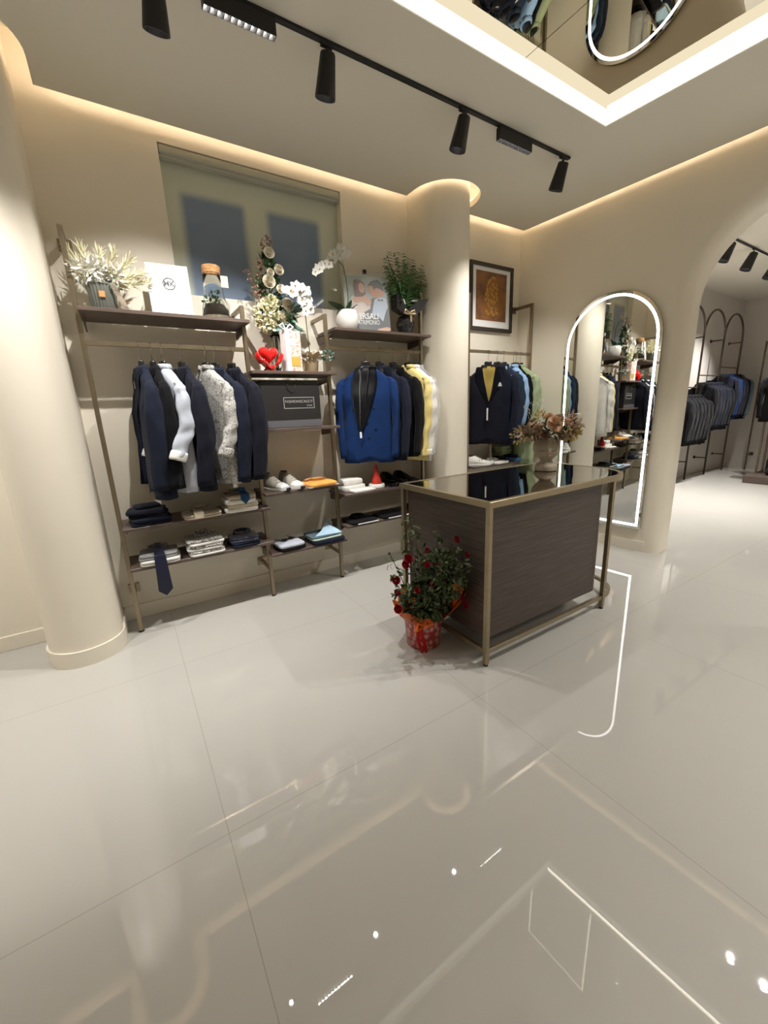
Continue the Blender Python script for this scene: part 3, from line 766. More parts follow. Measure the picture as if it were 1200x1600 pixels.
for k, (x, a, nm, lb, cat, kw) in enumerate(L4):
    a = d2r(a); t = garment(nm, lb, cat, x, PY, ZK, a, depth=kw.pop('depth', .9), group=g4, **kw)
    if nm == 'denim_jacket': bm = B(); box(bm, .045, .10, -.075, -.071, -.21, -.14); obj('white_tag', bm, 'tag', t)
    if nm == 'denim_shirt': bm = B(); box(bm, .10, .16, -.055, -.03, -.24, -.19); obj('black_label', bm, 'ink', t)
    hanger(x, PY, ZK, a, 'hanger holding the '+lb.split(' hanging')[0].split(' with ')[0].split(' barely')[0].split(', last')[0]+' on the corner rail', 'hangers on the corner rail')

# ------------------------------------------------------------------ framed picture
t = thing('framed_picture', 'dark framed picture with golden brown abstract artwork beside the column', 'picture', (3.455, 3.262, 2.50))
fw_, fh_ = .312, .318
bm = B()
for a in ((-fw_, fw_, fh_-.035, fh_), (-fw_, fw_, -fh_, -fh_+.035), (-fw_, -fw_+.035, -fh_+.035, fh_-.035), (fw_-.035, fw_, -fh_+.035, fh_-.035)): box(bm, a[0], a[1], -.022, .015, a[2], a[3])
bevel_all(bm, .002, 1); obj('frame', bm, 'frame', t)
bm = B(); box(bm, -fw_+.03, fw_-.03, -.004, 0, -fh_+.03, fh_-.03); obj('mat_board', bm, 'white', t)
art = ramp_mat('brown and gold abstract print', 'ShaderNodeTexNoise', [(.30, (.12, .06, .03)), (.5, (.24, .10, .035)), (.7, (.30, .13, .04))], .5, (1, 1, 1), 7)
bm = B(); box(bm, -.222, .222, -.006, -.004, -.215, .245); obj('print', bm, art, t)
gold = ramp_mat('gold flecked print', 'ShaderNodeTexVoronoi', [(0, (.62, .36, .06)), (.3, (.50, .25, .04)), (.6, (.28, .12, .03))], .5, (1, 1, 1), 30)
bm = B(); vs = [bm.verts.new((x, -.0072, z)) for x, z in ((-.11, -.15), (-.10, .02), (-.06, .15), (0, .215), (.05, .20), (.09, .10), (.11, -.04), (.12, -.15), (.03, -.17))]; bm.faces.new(vs); bmesh.ops.triangulate(bm, faces=bm.faces); bmesh.ops.solidify(bm, geom=list(bm.faces), thickness=.001); obj('golden_shape', bm, gold, t)

# ------------------------------------------------------------------ arched mirror
ms0, ms1 = sB(2.685), sB(1.815)
mc = (ms0+ms1)/2; mr = (ms1-ms0)/2; mz0, mzt = .225, 2.375
def mpoly(d, n=28):
    r = mr-d; zc = mzt-mr
    return [(mc-r, mz0+d)]+[(mc+r*math.cos(a), zc+r*math.sin(a)) for a in [PI-PI*i/n for i in range(n+1)]]+[(mc+r, mz0+d)]
t = thing('arched_mirror', 'tall arched wall mirror with glowing white border', 'mirror')
def mir(nm, outer_, holes, y0, y1, m):
    bm = xz_prism(outer_, y0, y1, holes); xform(bm, WB); return obj(nm, bm, m, t)
mir('mirror_back', mpoly(.004), [], -.028, -.002, 'chrome')
mir('mirror_edge', mpoly(0), [mpoly(.024)], -.036, -.0281, 'mirror')
mir('mirror_face', mpoly(.046), [], -.036, -.0281, 'mirror')
mir('light_strip', mpoly(.0243), [mpoly(.0457)], -.0355, -.0282, 'ring')

# ------------------------------------------------------------------ desk
DX0, DX1, DY0, DY1, DZ = 1.49, 2.64, 1.383, 2.165, .94
def desk_outline(d, xr=2.945, n=16):
    r = .29-d; x0, y0, y1 = DX0+d, DY0+d, DY1-d; x1 = xr-d
    p = [(x0, y1), (x0, y0)]
    p += [(x1-r+r*math.sin(a), y0+r-r*math.cos(a)) for a in [PI/2*i/n for i in range(n+1)]]
    rb = r*.5
    p += [(x1+.03-rb+rb*math.cos(a), y1-rb+rb*math.sin(a)) for a in [PI/2*i/8 for i in range(9)]]
    return p
t = thing('service_desk', 'dark walnut service desk with bronze frame and smoked glass top', 'desk')
bm = B(); prism(bm, desk_outline(-.004), DZ-.034, DZ, [desk_outline(.024)]); bevel_all(bm, .0012, 1); obj('top_frame', bm, 'deskmetal', t)
bm = B(); prism(bm, desk_outline(.0245), DZ-.010, DZ-.002); obj('glass_top', bm, 'glassdark', t)
bm = B(); prism(bm, desk_outline(.003), .075, .100, [desk_outline(.026)]); bevel_all(bm, .0012, 1); obj('foot_rail', bm, 'deskmetal', t)
for x, y in ((DX0+.013, DY0+.013), (DX1, DY0+.011), (DX0+.013, DY1-.013), (DX1+.1, DY1-.011)):
    bm = B(); bar(bm, (x, y, .012), (x, y, DZ-.002), .0135, .0135); bevel_all(bm, .0015, 1); l = obj('leg', bm, 'deskmetal', t)
    bm = B(); lathe(bm, [(.013, 0), (.013, .014)], 12, (x, y, 0)); obj('leg_foot', bm, 'black', l)
def body_outline(n=14):
    x0, x1, y0, y1, r = DX0+.035, 2.63, DY0+.03, DY1-.035, .10
    return [(x0, y1), (x0, y0)]+[(x1-r+r*math.sin(a), y0+r-r*math.cos(a)) for a in [PI/2*i/n for i in range(n+1)]]+[(x1-r+r*math.cos(a), y1-r+r*math.sin(a)) for a in [PI/2*i/n for i in range(n+1)]]
bm = B(); prism(bm, body_outline(), .152, DZ-.045); o = obj('body_panel', bm, 'deskwood', t, smooth=True)

# ------------------------------------------------------------------ plants and flowers
def leaf(bm, base, d, n, ln, wd, bend=.15):
    base = Vector(base); d = Vector(d).normalized(); n = Vector(n); s = d.cross(n)
    if s.length < 1e-4: s = d.cross(Vector((1, 0, .1)))
    s.normalize(); nn = s.cross(d).normalized()
    v = []
    for u, w_ in ((0, .12), (.3, .85), (.6, 1), (.85, .55), (1, .02)):
        c = base+d*ln*u-nn*bend*ln*u*u
        v.append((bm.verts.new(c-s*wd*w_*.5), bm.verts.new(c+nn*(-.12*wd*w_)), bm.verts.new(c+s*wd*w_*.5)))
    for a, b in zip(v, v[1:]):
        bm.faces.new((a[0], a[1], b[1], b[0])); bm.faces.new((a[1], a[2], b[2], b[1]))
def rdir(R, zmin=-1, zmax=1):
    z = R.uniform(zmin, zmax); a = R.uniform(0, 2*PI); r = math.sqrt(max(0, 1-z*z)); return Vector((r*math.cos(a), r*math.sin(a), z))
def rose(bm, c, axis, r, R=rnd, rings_=((1.0, 5, 1.0), (.84, 5, .75), (.66, 5, .5), (.48, 4, .3), (.30, 3, .12))):
    c = Vector(c); ax, u, v = frame_at(axis)
    for rr, n, op in rings_:
        off = R.uniform(0, 6)
        for k in range(n):
            a0 = off+2*PI*k/n; da = 2*PI/n*.68
            rows = []
            for i in range(4):
                h = i/3; rad = r*rr*(.35+.65*math.sin(h*PI*.55))*(1+.18*op*h*h); zz = r*(1.1*h*(1.0-.72*op)-.2)
                rows.append([c+(math.cos(a)*u+math.sin(a)*v)*rad*(1 if abs(j) < 2 else .93)+ax*(zz-(.12*r if abs(j) == 2 and i == 3 else 0)) for j, a in ((q, a0+da*q/2) for q in (-2, -1, 0, 1, 2))])
            vs = [[bm.verts.new(p) for p in row] for row in rows]
            for a_, b_ in zip(vs, vs[1:]):
                for j in range(4): bm.faces.new((a_[j], a_[j+1], b_[j+1], b_[j]))
def orchid_bloom(bm, c, axis, r, R=rnd):
    c = Vector(c); ax, u, v = frame_at(axis); tw = R.uniform(-.3, .3)+PI/2
    for k in range(5):
        a = tw+2*PI*k/5; d = (math.cos(a)*u+math.sin(a)*v+ax*.22); w_ = r*(1.05 if k in (1, 4) else .62)
        leaf(bm, c, d, ax, r, w_, .10)
    for k in range(3):
        a = tw+PI+(k-1)*.6; d = math.cos(a)*u+math.sin(a)*v+ax*1.2; leaf(bm, c, d, ax, r*.42, r*.22, -.2)
def cluster(bm, c, rx, ry, rz, n, ls, R, wd=.5):
    for _ in range(n):
        d = rdir(R); k = R.uniform(.6, 1)**.5; p = Vector((c[0]+d.x*rx*k, c[1]+d.y*ry*k, c[2]+d.z*rz*k))
        leaf(bm, p, (d+rdir(R)*.7), rdir(R), ls*R.uniform(.7, 1.3), ls*wd, .2)

# --- pampas pot (left, top shelf)
R = random.Random(3)
zt = 2.032
t = thing('dried_flower_pot', 'ribbed grey pot of ivory pampas and white dried flowers', 'flower pot', (.03, 3.06, zt))
bm = B(); n = 96; rings = []
for r, z in ((.058, 0), (.062, .003), (.072, .135), (.074, .14), (.068, .141), (.066, .12)):
    rings.append([Vector((r*(1+.035*math.cos(24*2*PI*i/n))*math.cos(2*PI*i/n), r*(1+.035*math.cos(24*2*PI*i/n))*math.sin(2*PI*i/n), z)) for i in range(n)])
loft(bm, rings); obj('pot', bm, 'ribbed', t, smooth='all')
bm = bbox(-.018, .014, -.078, -.072, .065, .100, .004); obj('leather_label', bm, 'leather', t)
bm = B(); lathe(bm, [(.075, .138), (.079, .143), (.075, .149)], 40); obj('rim', bm, 'ribbed', t, smooth='all')
def plume(bm, base, d, ln, R, spread=.35, n=46):
    base = Vector(base); d = Vector(d).normalized()
    for k in range(n):
        u = R.uniform(.15, 1); p = base+d*ln*u+Vector((0, 0, -.1*ln*u*u))
        leaf(bm, p, d+rdir(R)*spread*(1.5-u*.6), rdir(R), ln*.28, .006, .25)
for k, (dx, dy, dz, l) in enumerate(((-.55, 0, 1, .22), (-.25, .1, 1, .24), (.1, .1, 1, .22), (.7, 0, .9, .24), (1.1, -.1, .7, .24), (1.2, 0, .45, .22), (.4, -.2, 1, .22), (-.9, -.1, .9, .16))):
    bm = B(); plume(bm, (dx*.03, dy*.03-.005, .13), (dx, dy, dz), l, R, .55, 90); obj('pampas_plume', bm, 'pampas', t)
for k, (x, y, z, r) in enumerate(((-.075, -.03, .205, .048), (-.02, -.045, .205, .05), (.03, -.04, .225, .05), (.075, -.03, .20, .045), (-.04, 0, .24, .045))):
    bm = B(); cluster(bm, (x, y, z), r, r*.8, r*.8, 70, .04, R, .35); obj('white_bloom', bm, 'pampaswhite', t)
bm = B(); cluster(bm, (.02, 0, .15), .06, .05, .02, 50, .035, R); obj('greenery', bm, 'eucalyptus', t)
bm = B(); rr = []
for k in range(9):
    u = k/8; c = Vector((.055+.055*u, -.078+.01*u, .145-.14*u)); rr.append([c+Vector((-.014, 0, 0)), c+Vector((.014, -.006*math.sin(u*9), .004))])
loft(bm, rr, closed=False); bmesh.ops.solidify(bm, geom=list(bm.faces), thickness=.001); obj('ribbon', bm, 'beige', t)
# --- MK card
t = thing('display_card', 'white display card with round black monogram leaning on the shelf', 'display card', (.395, 3.06, zt), rot=(d2r(-6), 0, d2r(-4)))
bm = bbox(-.118, .118, -.006, .006, 0, .315, .001, 1); obj('card', bm, 'white', t)
bm = B(); tube(bm, [(.034*math.cos(a), -.0072, .200+.034*math.sin(a)) for a in [2*PI*i/48 for i in range(48)]], .0022, 6, closed=True); obj('logo_ring', bm, 'ink', t)
bm = text_bm('MK', .046, .0010, .0009); xform(bm, Matrix.Translation((0, -.0068, .200)) @ Matrix.Diagonal((.95, 1, 1, 1))); obj('lettering', bm, 'ink', t)
# --- terrarium jar
t = thing('terrarium_jar', 'tall glass terrarium jar with cork lid and small green plants', 'jar', (.655, 3.06, zt))
bm = B(); lathe(bm, [(.086, 0), (.088, .006), (.084, .07), (.068, .13), (.060, .19), (.058, .275), (.054, .275), (.056, .19), (.064, .13), (.080, .07), (.083, .008), (.01, .006)], 40, cap1=True); obj('glass', bm, 'glass', t, smooth='all')
bm = B(); lathe(bm, [(.050, .262), (.052, .284), (.056, .285), (.058, .325), (.054, .33)], 32); obj('cork_lid', bm, 'cork', t, smooth=True)
bm = B(); lathe(bm, [(.081, .009), (.080, .026)], 28); obj('gravel', bm, 'gravel', t)
bm = B(); lathe(bm, [(.078, .027), (.076, .07), (.055, .10), (.02, .108)], 28); obj('soil', bm, 'soil', t, smooth='all')
bm = B(); cluster(bm, (-.02, -.01, .115), .045, .035, .03, 60, .022, R, .6); cluster(bm, (.01, 0, .165), .02, .02, .02, 24, .02, R, .6); tube(bm, [(0, 0, .10), (.01, 0, .16)], .002, 6); obj('small_plants', bm, 'leaf2', t)
bm = bbox(.040, .085, -.062, -.059, .195, .265, .001, 1); o = obj('kraft_tag', bm, 'beige', t)

# --- tall arrangement in glass vase on middle shelf
z2 = 1.712
R = random.Random(11)
t = thing('flower_arrangement', 'tall arrangement of cream roses and hydrangea in a clear vase', 'flower arrangement', (1.07, 3.14, z2))
bm = B(); lathe(bm, [(.045, 0), (.045, .004), (.030, .05), (.028, .19), (.045, .27), (.042, .27), (.025, .19), (.027, .05), (.01, .006)], 28); obj('glass_vase', bm, 'glass', t, smooth='all')
bm = B()
for k in range(7): tube(bm, [(R.uniform(-.015, .015), R.uniform(-.015, .015), .01), (R.uniform(-.02, .02), R.uniform(-.02, .02), .27), (R.uniform(-.06, .06), -.01, .45)], .003, 6)
tube(bm, [(0, 0, .3), (-.01, 0, .6), (.0, 0, .86)], .004, 6); obj('stems', bm, 'stem', t)
bm = B(); cluster(bm, (-.005, 0, .55), .055, .04, .27, 260, .05, R); cluster(bm, (.02, -.0, .40), .13, .06, .06, 160, .05, R); obj('leaves', bm, 'leaf', t)
bm = B()
for k in range(16): leaf(bm, (.06+R.uniform(-.03, .05), -.02, .40+R.uniform(-.06, .06)), (R.uniform(.3, 1), -.3, R.uniform(-.9, .3)), rdir(R), R.uniform(.08, .16), .035, .3)
for k in range(8): leaf(bm, (0, -.03, .36), (R.uniform(-.5, .7), -.3, R.uniform(-1, -.2)), rdir(R), R.uniform(.07, .13), .035, .3)
obj('eucalyptus', bm, 'eucalyptus', t)
for x, z, r in ((-.005, .80, .034), (.055, .70, .032), (-.008, .675, .024), (-.025, .615, .040), (.055, .575, .028), (.10, .475, .042), (.02, .485, .026), (.045, .385, .042), (.10, .405, .026)):
    bm = B(); rose(bm, (x, -.055, z), (x*1.5, -1, .15), r, R); obj('rose_bloom', bm, 'creamrose', t, smooth='all')
for x, z, r in ((-.06, .41, .075), (-.07, .34, .06), (-.03, .47, .05)):
    bm = B(); cluster(bm, (x, -.045, z), r, r*.7, r*.85, 190, .028, R, .9); obj('hydrangea_bloom', bm, 'hydrangea', t)
bm = B()
for k in range(40):
    a = R.random(); x = -.05-.02*R.random()-.04*(1-a); z = .45+.33*a; cluster(bm, (x+R.uniform(-.02, .02), -.03, z), .008, .008, .010, 3, .016, R, .7)
for k in range(22):
    a = R.random(); cluster(bm, (-.10-.07*a+R.uniform(-.01, .01), -.02, .50+.17*a), .006, .006, .008, 3, .014, R, .7)
cluster(bm, (.0, 0, .87), .025, .02, .045, 40, .022, R, .7)
obj('brown_buds', bm, 'pinkbrown', t)
bm = B()
for k in range(40): p = (R.uniform(.04, .17), -.06, R.uniform(.33, .43)); cluster(bm, p, .004, .004, .004, 3, .012, R, .9)
obj('small_buds', bm, 'mint', t)
# --- red heart in cupped hands
t = thing('heart_ornament', 'glossy red ornament of a heart held by two cupped hands', 'ornament', (.955, 2.985, z2))
bm = B(); n = 28; rings = []
for i in range(n+1):
    th = PI*i/n; ring = []
    for j in range(36):
        a = 2*PI*j/36
        x = 16*math.sin(a)**3/17; z = (13*math.cos(a)-5*math.cos(2*a)-2*math.cos(3*a)-math.cos(4*a))/17
        s = math.sin(th)**.75; ring.append(Vector((.074*x*s, -.050*math.cos(th), .112+.070*(z*s)+.0)))
    rings.append(ring)
loft(bm, rings); bmesh.ops.remove_doubles(bm, verts=bm.verts, dist=1e-5); obj('heart', bm, 'red', t, smooth='all')
bm = B(); lathe(bm, [(.045, 0), (.047, .006), (.030, .022), (.034, .04)], 28, sy=.8); obj('base', bm, 'red', t, smooth='all')
for s in (-1, 1):
    bm = B(); rings = []
    for k in range(8):
        u = k/7; c = Vector((s*(.012+.058*u**.8), -.012, .018+.055*u)); rings.append([c+Vector((s*.017*math.cos(a), .050*(1-.2*u)*math.sin(a), .018*math.cos(a))) for a in [2*PI*i/14 for i in range(14)]])
    loft(bm, rings); hnd = obj('hand', bm, 'red', t, smooth='all')
    for f in range(4):
        l = (.026, .034, .032, .022)[f]; y0 = -.044+.019*f
        bm = B(); tube(bm, [(s*.056, y0*.9, .052), (s*.074, y0, .074), (s*.084, y0*1.05, .084+l*.5), (s*.086, y0*1.1, .086+l)], [.0105, .010, .009, .007], 8); obj('finger', bm, 'red', hnd, smooth='all')
    bm = B(); tube(bm, [(s*.030, -.046, .034), (s*.048, -.058, .052), (s*.054, -.062, .074)], [.009, .009, .006], 8); obj('thumb', bm, 'red', hnd, smooth='all')
# --- pink gift box
t = thing('gift_box', 'tall pink blossom print box with white side and bow', 'gift box', (1.128, 2.985, z2), d2r(12))
bm = bbox(-.062, .062, -.035, .035, 0, .275, .002, 1); obj('box', bm, 'pink', t)
bm = B(); box(bm, -.0635, -.030, -.0365, .0365, 0, .277); obj('white_sleeve', bm, 'white', t)
bm = B(); box(bm, -.028, .018, -.0365, -.0355, .175, .222); obj('paper_label', bm, 'tag', t)
bm = B(); box(bm, -.028, .046, -.0365, -.0355, .035, .10); obj('gold_print', bm, mat('gold print', (.55, .38, .08), .4), t)
for s in (-1, 1):
    bm = B(); tube(bm, [(-.045, -.02, .28), (-.045+s*.03, -.03, .315), (-.045+s*.055, -.03, .30), (-.045+s*.03, -.03, .278), (-.045, -.02, .28)], .0065, 6); obj('bow_loop', bm, 'white', t, smooth='all')
# --- orchid in gold wrap
def orchid(name, label, x, y, z, arch, blooms, leaves, potkind, lr=1.0):
    t = thing(name, label, 'orchid', (x, y, z)); R = random.Random(len(label))
    if potkind == 'gold':
        bm = B(); lathe(bm, [(.045, 0), (.052, .01), (.062, .11), (.058, .115)], 26, rib=.05, ribn=9); obj('pot', bm, 'gold', t, smooth='all')
        for k in range(9):
            a = 2*PI*k/9; bm = B(); leaf(bm, (.05*math.cos(a), .05*math.sin(a), .085), (math.cos(a), math.sin(a), 1.3), (0, 0, 1), .085, .06, .25); bmesh.ops.solidify(bm, geom=list(bm.faces), thickness=.001); obj('wrap_fold', bm, 'gold', t, smooth='all')
    else:
        bm = B(); lathe(bm, [(.055, 0), (.066, .006), (.088, .06), (.090, .10), (.080, .145), (.074, .15), (.070, .145), (.078, .10), (.06, .09)], 40); obj('pot', bm, 'ceramicwhite', t, smooth='all')
    h0 = .10 if potkind == 'gold' else .12
    for d, l, w_ in leaves:
        bm = B(); leaf(bm, (0, 0, h0), d, (0, 0, 1), l, w_, .35); bmesh.ops.solidify(bm, geom=list(bm.faces), thickness=.0025); obj('leaf', bm, 'leaf', t, smooth='all')
    bm = B(); tube(bm, arch, .0035, 8); obj('flower_stem', bm, 'stem', t, smooth='all')
    for p, ax, r in blooms:
        bm = B(); orchid_bloom(bm, p, ax, r, R); bl = obj('bloom', bm, 'orchid', t, smooth='all')
        bm = B(); lathe(bm, [(.002, -.004), (.005, 0), (.002, .004)], 8); q = Vector(ax).normalized(); xform(bm, Matrix.Translation(Vector(p)+q*r*.16)); obj('bloom_centre', bm, 'mustard', bl)
    return t
bl = []
R = random.Random(5)
for k in range(12):
    a = k/11; bl.append(((-.17+.17*a+R.uniform(-.012, .012), -.05+R.uniform(-.02, .02), .53+R.uniform(-.03, .03)+.02*math.sin(a*3)), (R.uniform(-.6, .3), -1, R.uniform(-.2, .4)), .042))
bl += [((-.02, -.05, .47), (-.2, -1, -.1), .045), ((-.055, -.05, .49), (0, -1, .1), .045), ((.01, -.04, .44), (.1, -1, -.3), .038), ((-.03, -.05, .42), (0, -1, 0), .035)]
orchid('orchid', 'white orchid in gold foil wrap beside the pink box', 1.295, 3.04, z2, [(0, 0, .1), (-.01, 0, .3), (-.015, 0, .47), (-.03, -.02, .55), (-.08, -.04, .58), (-.16, -.04, .56)], bl,
       [((-.5, -.3, .3), .07, .04), ((.9, -.1, .5), .09, .04), ((1, -.4, .3), .10, .04)], 'gold')
bm_t = bpy.data.objects['orchid']
for s in (0, 1, 2):
    bm = B(); cluster(bm, (-.07+.11*s*.9, -.045, .125), .045, .03, .03, 60, .022, R, .7); obj('small_flowers', bm, 'orchid' if s != 2 else 'eucalyptus', bm_t)
# --- orchid in white pot on right bay
bl = []
for k in range(16):
    a = k/15; bl.append(((-.01-.26*a+R.uniform(-.012, .012), -.05+R.uniform(-.02, .02), .52-.17*a**1.2+R.uniform(-.035, .035)+.03), (R.uniform(-.7, .2), -1, R.uniform(-.3, .4)), .040-.010*a))
orchid('orchid', 'white orchid arching left from a round white ceramic pot', 1.640, 3.06, zt, [(0, 0, .12), (.02, 0, .25), (.01, 0, .38), (-.02, -.02, .46), (-.08, -.04, .49), (-.17, -.05, .45), (-.25, -.05, .36)], bl,
       [((-.75, -.25, .62), .20, .09), ((.2, .1, 1), .14, .05), ((.5, -.2, .9), .12, .05)], 'white')
# --- magazine cover display
t = thing('display_poster', 'glass display poster of a wedding couple with white lettering', 'poster', (1.845, 3.075, zt), rot=(d2r(-6), 0, d2r(-16)))
def flat(nm, pts, m, y, parent=t, th=.0006):
    bm = B(); vs = [bm.verts.new((x, y, z)) for x, z in pts]; bm.faces.new(vs); bmesh.ops.triangulate(bm, faces=bm.faces); bmesh.ops.solidify(bm, geom=list(bm.faces), thickness=th); return obj(nm, bm, m, parent)
bm = bbox(-.185, .175, -.004, .004, 0, .44, .001, 1); obj('board', bm, 'printsea', t)
def U(px, py): return (-.185+.36*(px-.08)/.78, .44*(1-(py-.14)/.81))
def poly(nm, pts, m, k): flat(nm, [U(a/1164, b/1600) for a, b in pts], m, -.0048-.0009*k)
poly('woman_dress', [(230, 700), (330, 640), (520, 640), (640, 780), (620, 960), (520, 1040), (560, 1480), (300, 1480), (320, 1180), (230, 1040)], 'lace', 1)
poly('man_suit', [(640, 740), (760, 700), (960, 690), (1020, 960), (1030, 1440), (300, 1480), (310, 1370), (560, 1180), (500, 1030), (620, 960)], 'printnavy', 2)
poly('man_shirt', [(720, 740), (820, 690), (960, 700), (1000, 900), (940, 1050), (880, 1240), (760, 1100), (640, 1110), (690, 900)], 'printblue', 3)
poly('bow_tie', [(790, 725), (850, 750), (905, 725), (900, 785), (850, 765), (795, 785)], 'ink', 4)
poly('woman_hair', [(300, 330), (360, 300), (440, 320), (530, 380), (540, 640), (470, 690), (300, 700), (290, 500)], 'brownhair', 3)
poly('woman_face', [(400, 420), (450, 370), (510, 420), (530, 520), (500, 600), (440, 600), (400, 540)], 'skin', 4)
poly('woman_arm', [(240, 720), (440, 690), (560, 680), (650, 760), (640, 860), (580, 900), (500, 800), (300, 830)], 'skin', 4)
poly('man_face', [(600, 460), (680, 400), (820, 460), (920, 560), (930, 650), (800, 700), (700, 715), (640, 620), (605, 540)], 'skin2', 4)
poly('man_hair', [(585, 440), (660, 340), (800, 290), (890, 370), (930, 560), (850, 500), (760, 480), (730, 540), (680, 430)], 'blackhair', 5)
poly('hands', [(700, 1490), (760, 1420), (960, 1370), (1030, 1400), (1030, 1440), (900, 1500), (740, 1530)], 'skin', 5)
bm = text_bm('VERSALI', .062, .0004, .0015); xform(bm, Matrix.Translation((-.01, -.011, .130)) @ Matrix.Diagonal((.90, 1, 1, 1))); obj('title_lettering', bm, 'white', t)
bm = text_bm('MATRIMONIO', .046, .0004); xform(bm, Matrix.Translation((-.01, -.011, .083)) @ Matrix.Diagonal((.72, 1, 1.1, 1))); obj('subtitle_lettering', bm, 'white', t)
bm = bbox(-.195, .185, -.020, -.014, 0, .47, .001, 1); obj('glass_sheet', bm, mat('thin clear glass', (.9, .96, .94), .02, alpha=.10, spec=.6), t)
bm = bbox(-.02, .01, -.02, .0, .455, .485, .003); obj('clip', bm, 'black', t)
# --- palm in black vase
R = random.Random(9)
t = thing('potted_palm', 'green parlour palm in glossy black vase with black wrapping', 'potted palm', (2.195, 3.05, zt))
bm = B(); lathe(bm, [(.050, 0), (.056, .006), (.074, .07), (.076, .10), (.062, .14), (.050, .15), (.045, .15)], 40, rib=.03, ribn=10); obj('vase', bm, 'blackvase', t, smooth='all')
for s, pts in ((-1, [(0, .15), (-.05, .15), (-.13, .19), (-.13, .30), (-.075, .30), (-.02, .20)]), (1, [(0, .15), (.05, .14), (.13, .20), (.19, .29), (.10, .275), (.01, .21)])):
    bm = B(); a = [bm.verts.new((x, -.05-.02*abs(x)/.1, z)) for x, z in pts]; b_ = [bm.verts.new((x*.9, .01+.02*abs(x)/.1, z+.01)) for x, z in pts]
    bm.faces.new(a); bm.faces.new(b_[::-1])
    for i in range(3): bm.faces.new((a[i], a[i+1], b_[i+1], b_[i]))
    obj('wrapping_paper', bm, 'blackwrap', t)
bm = B(); lathe(bm, [(.02, 0), (.045, .01), (.02, .022)], 16, (.09, -.02, .265), sy=.7); obj('white_lining', bm, 'white', t, smooth='all')
bm = B(); lathe(bm, [(.012, 0), (.030, .015), (.012, .05)], 16, (-.05, -.045, .225), sy=.5); obj('white_lining', bm, 'white', t, smooth='all')
for s in (-1, 1):
    bm = B(); tube(bm, [(-.01, -.078, .165), (s*.045-.01, -.088, .185), (s*.06-.01, -.088, .160), (-.01, -.08, .155)], .010, 6); obj('bow_loop', bm, 'gold', t, smooth='all')
bm = bbox(-.004, .014, -.084, -.08, .095, .16, .001, 1); obj('ribbon_tail', bm, 'gold', t)
def frond(bm, base, tip, R, n=18, ll=.095):
    base, tip = Vector(base), Vector(tip); mid = base.lerp(tip, .5)+Vector((0, 0, .05)); pts = []
    for k in range(n+1):
        u = k/n; pts.append(base*(1-u)**2+mid*2*u*(1-u)+tip*u*u)
    tube(bm, pts, [.002*(1-.6*k/n) for k in range(n+1)], 5)
    for k in range(int(n*.25), n+1):
        d = (pts[min(k+1, n)]-pts[k-1]).normalized(); s = d.cross(Vector((0, -.6, .8))).normalized()
        l = ll*(1-.55*abs(k/n-.5)*1.4)
        for q in (-1, 1): leaf(bm, pts[k], d*.55+s*q*.9+rdir(R)*.18, Vector((0, -.7, .7)), l, .015, .35)
tips = [(-.19, -.02, .50), (-.16, 0, .57), (-.09, .02, .62), (-.05, -.05, .60), (0, .03, .58), (.05, -.03, .54), (.09, .02, .60), (.13, -.02, .50), (.22, 0, .55), (.16, -.04, .42), (-.14, -.05, .44), (-.06, -.08, .50), (.04, -.08, .47), (-.17, .02, .40), (.1, -.06, .38), (0, -.08, .42), (-.1, -.09, .36), (.06, .05, .48), (-.1, .05, .52)]
for x, y, z in tips:
    bm = B(); frond(bm, (R.uniform(-.02, .02), R.uniform(-.02, .02), .15), (x, y, z), R); obj('frond', bm, 'leaf2', t)

# --- black paper bag on shelf
t = thing('shopping_bag', 'black carton shopping bag lying in the middle bay with framed print', 'bag', (1.095, 3.02, 1.312))
bm = bbox(-.225, .225, -.045, .11, 0, .335, .003, 1); obj('bag_body', bm, 'bag', t)
bm = B()
for a in ((-.045, .195, .175, .179), (-.045, .195, .098, .102), (-.045, -.041, .098, .179), (.191, .195, .098, .179)): box(bm, a[0]-.02, a[1]-.02, -.0465, -.045, a[2]+.04, a[3]+.04)
obj('printed_frame', bm, 'bagtext', t)
bm = text_bm('FASHIONSCALE.IT', .027, .0003); xform(bm, Matrix.Translation((.055, -.0458, .188))); obj('lettering', bm, 'bagtext', t)
bm = text_bm('STORE', .015, .0003); xform(bm, Matrix.Translation((.135, -.0458, .158))); obj('lettering', bm, 'bagtext', t)
bm = B(); tube(bm, [(-.03, -.047, .335), (-.03, -.049, .28), (.0, -.05, .25), (.03, -.049, .28), (.03, -.047, .335)], .0025, 6); obj('handle', bm, 'rubber', t, smooth='all')
bm = B(); box(bm, -.224, .224, -.0462, -.0448, .004, .055); obj('grey_band', bm, mat('grey glossy band', (.12, .12, .13), .25), t)

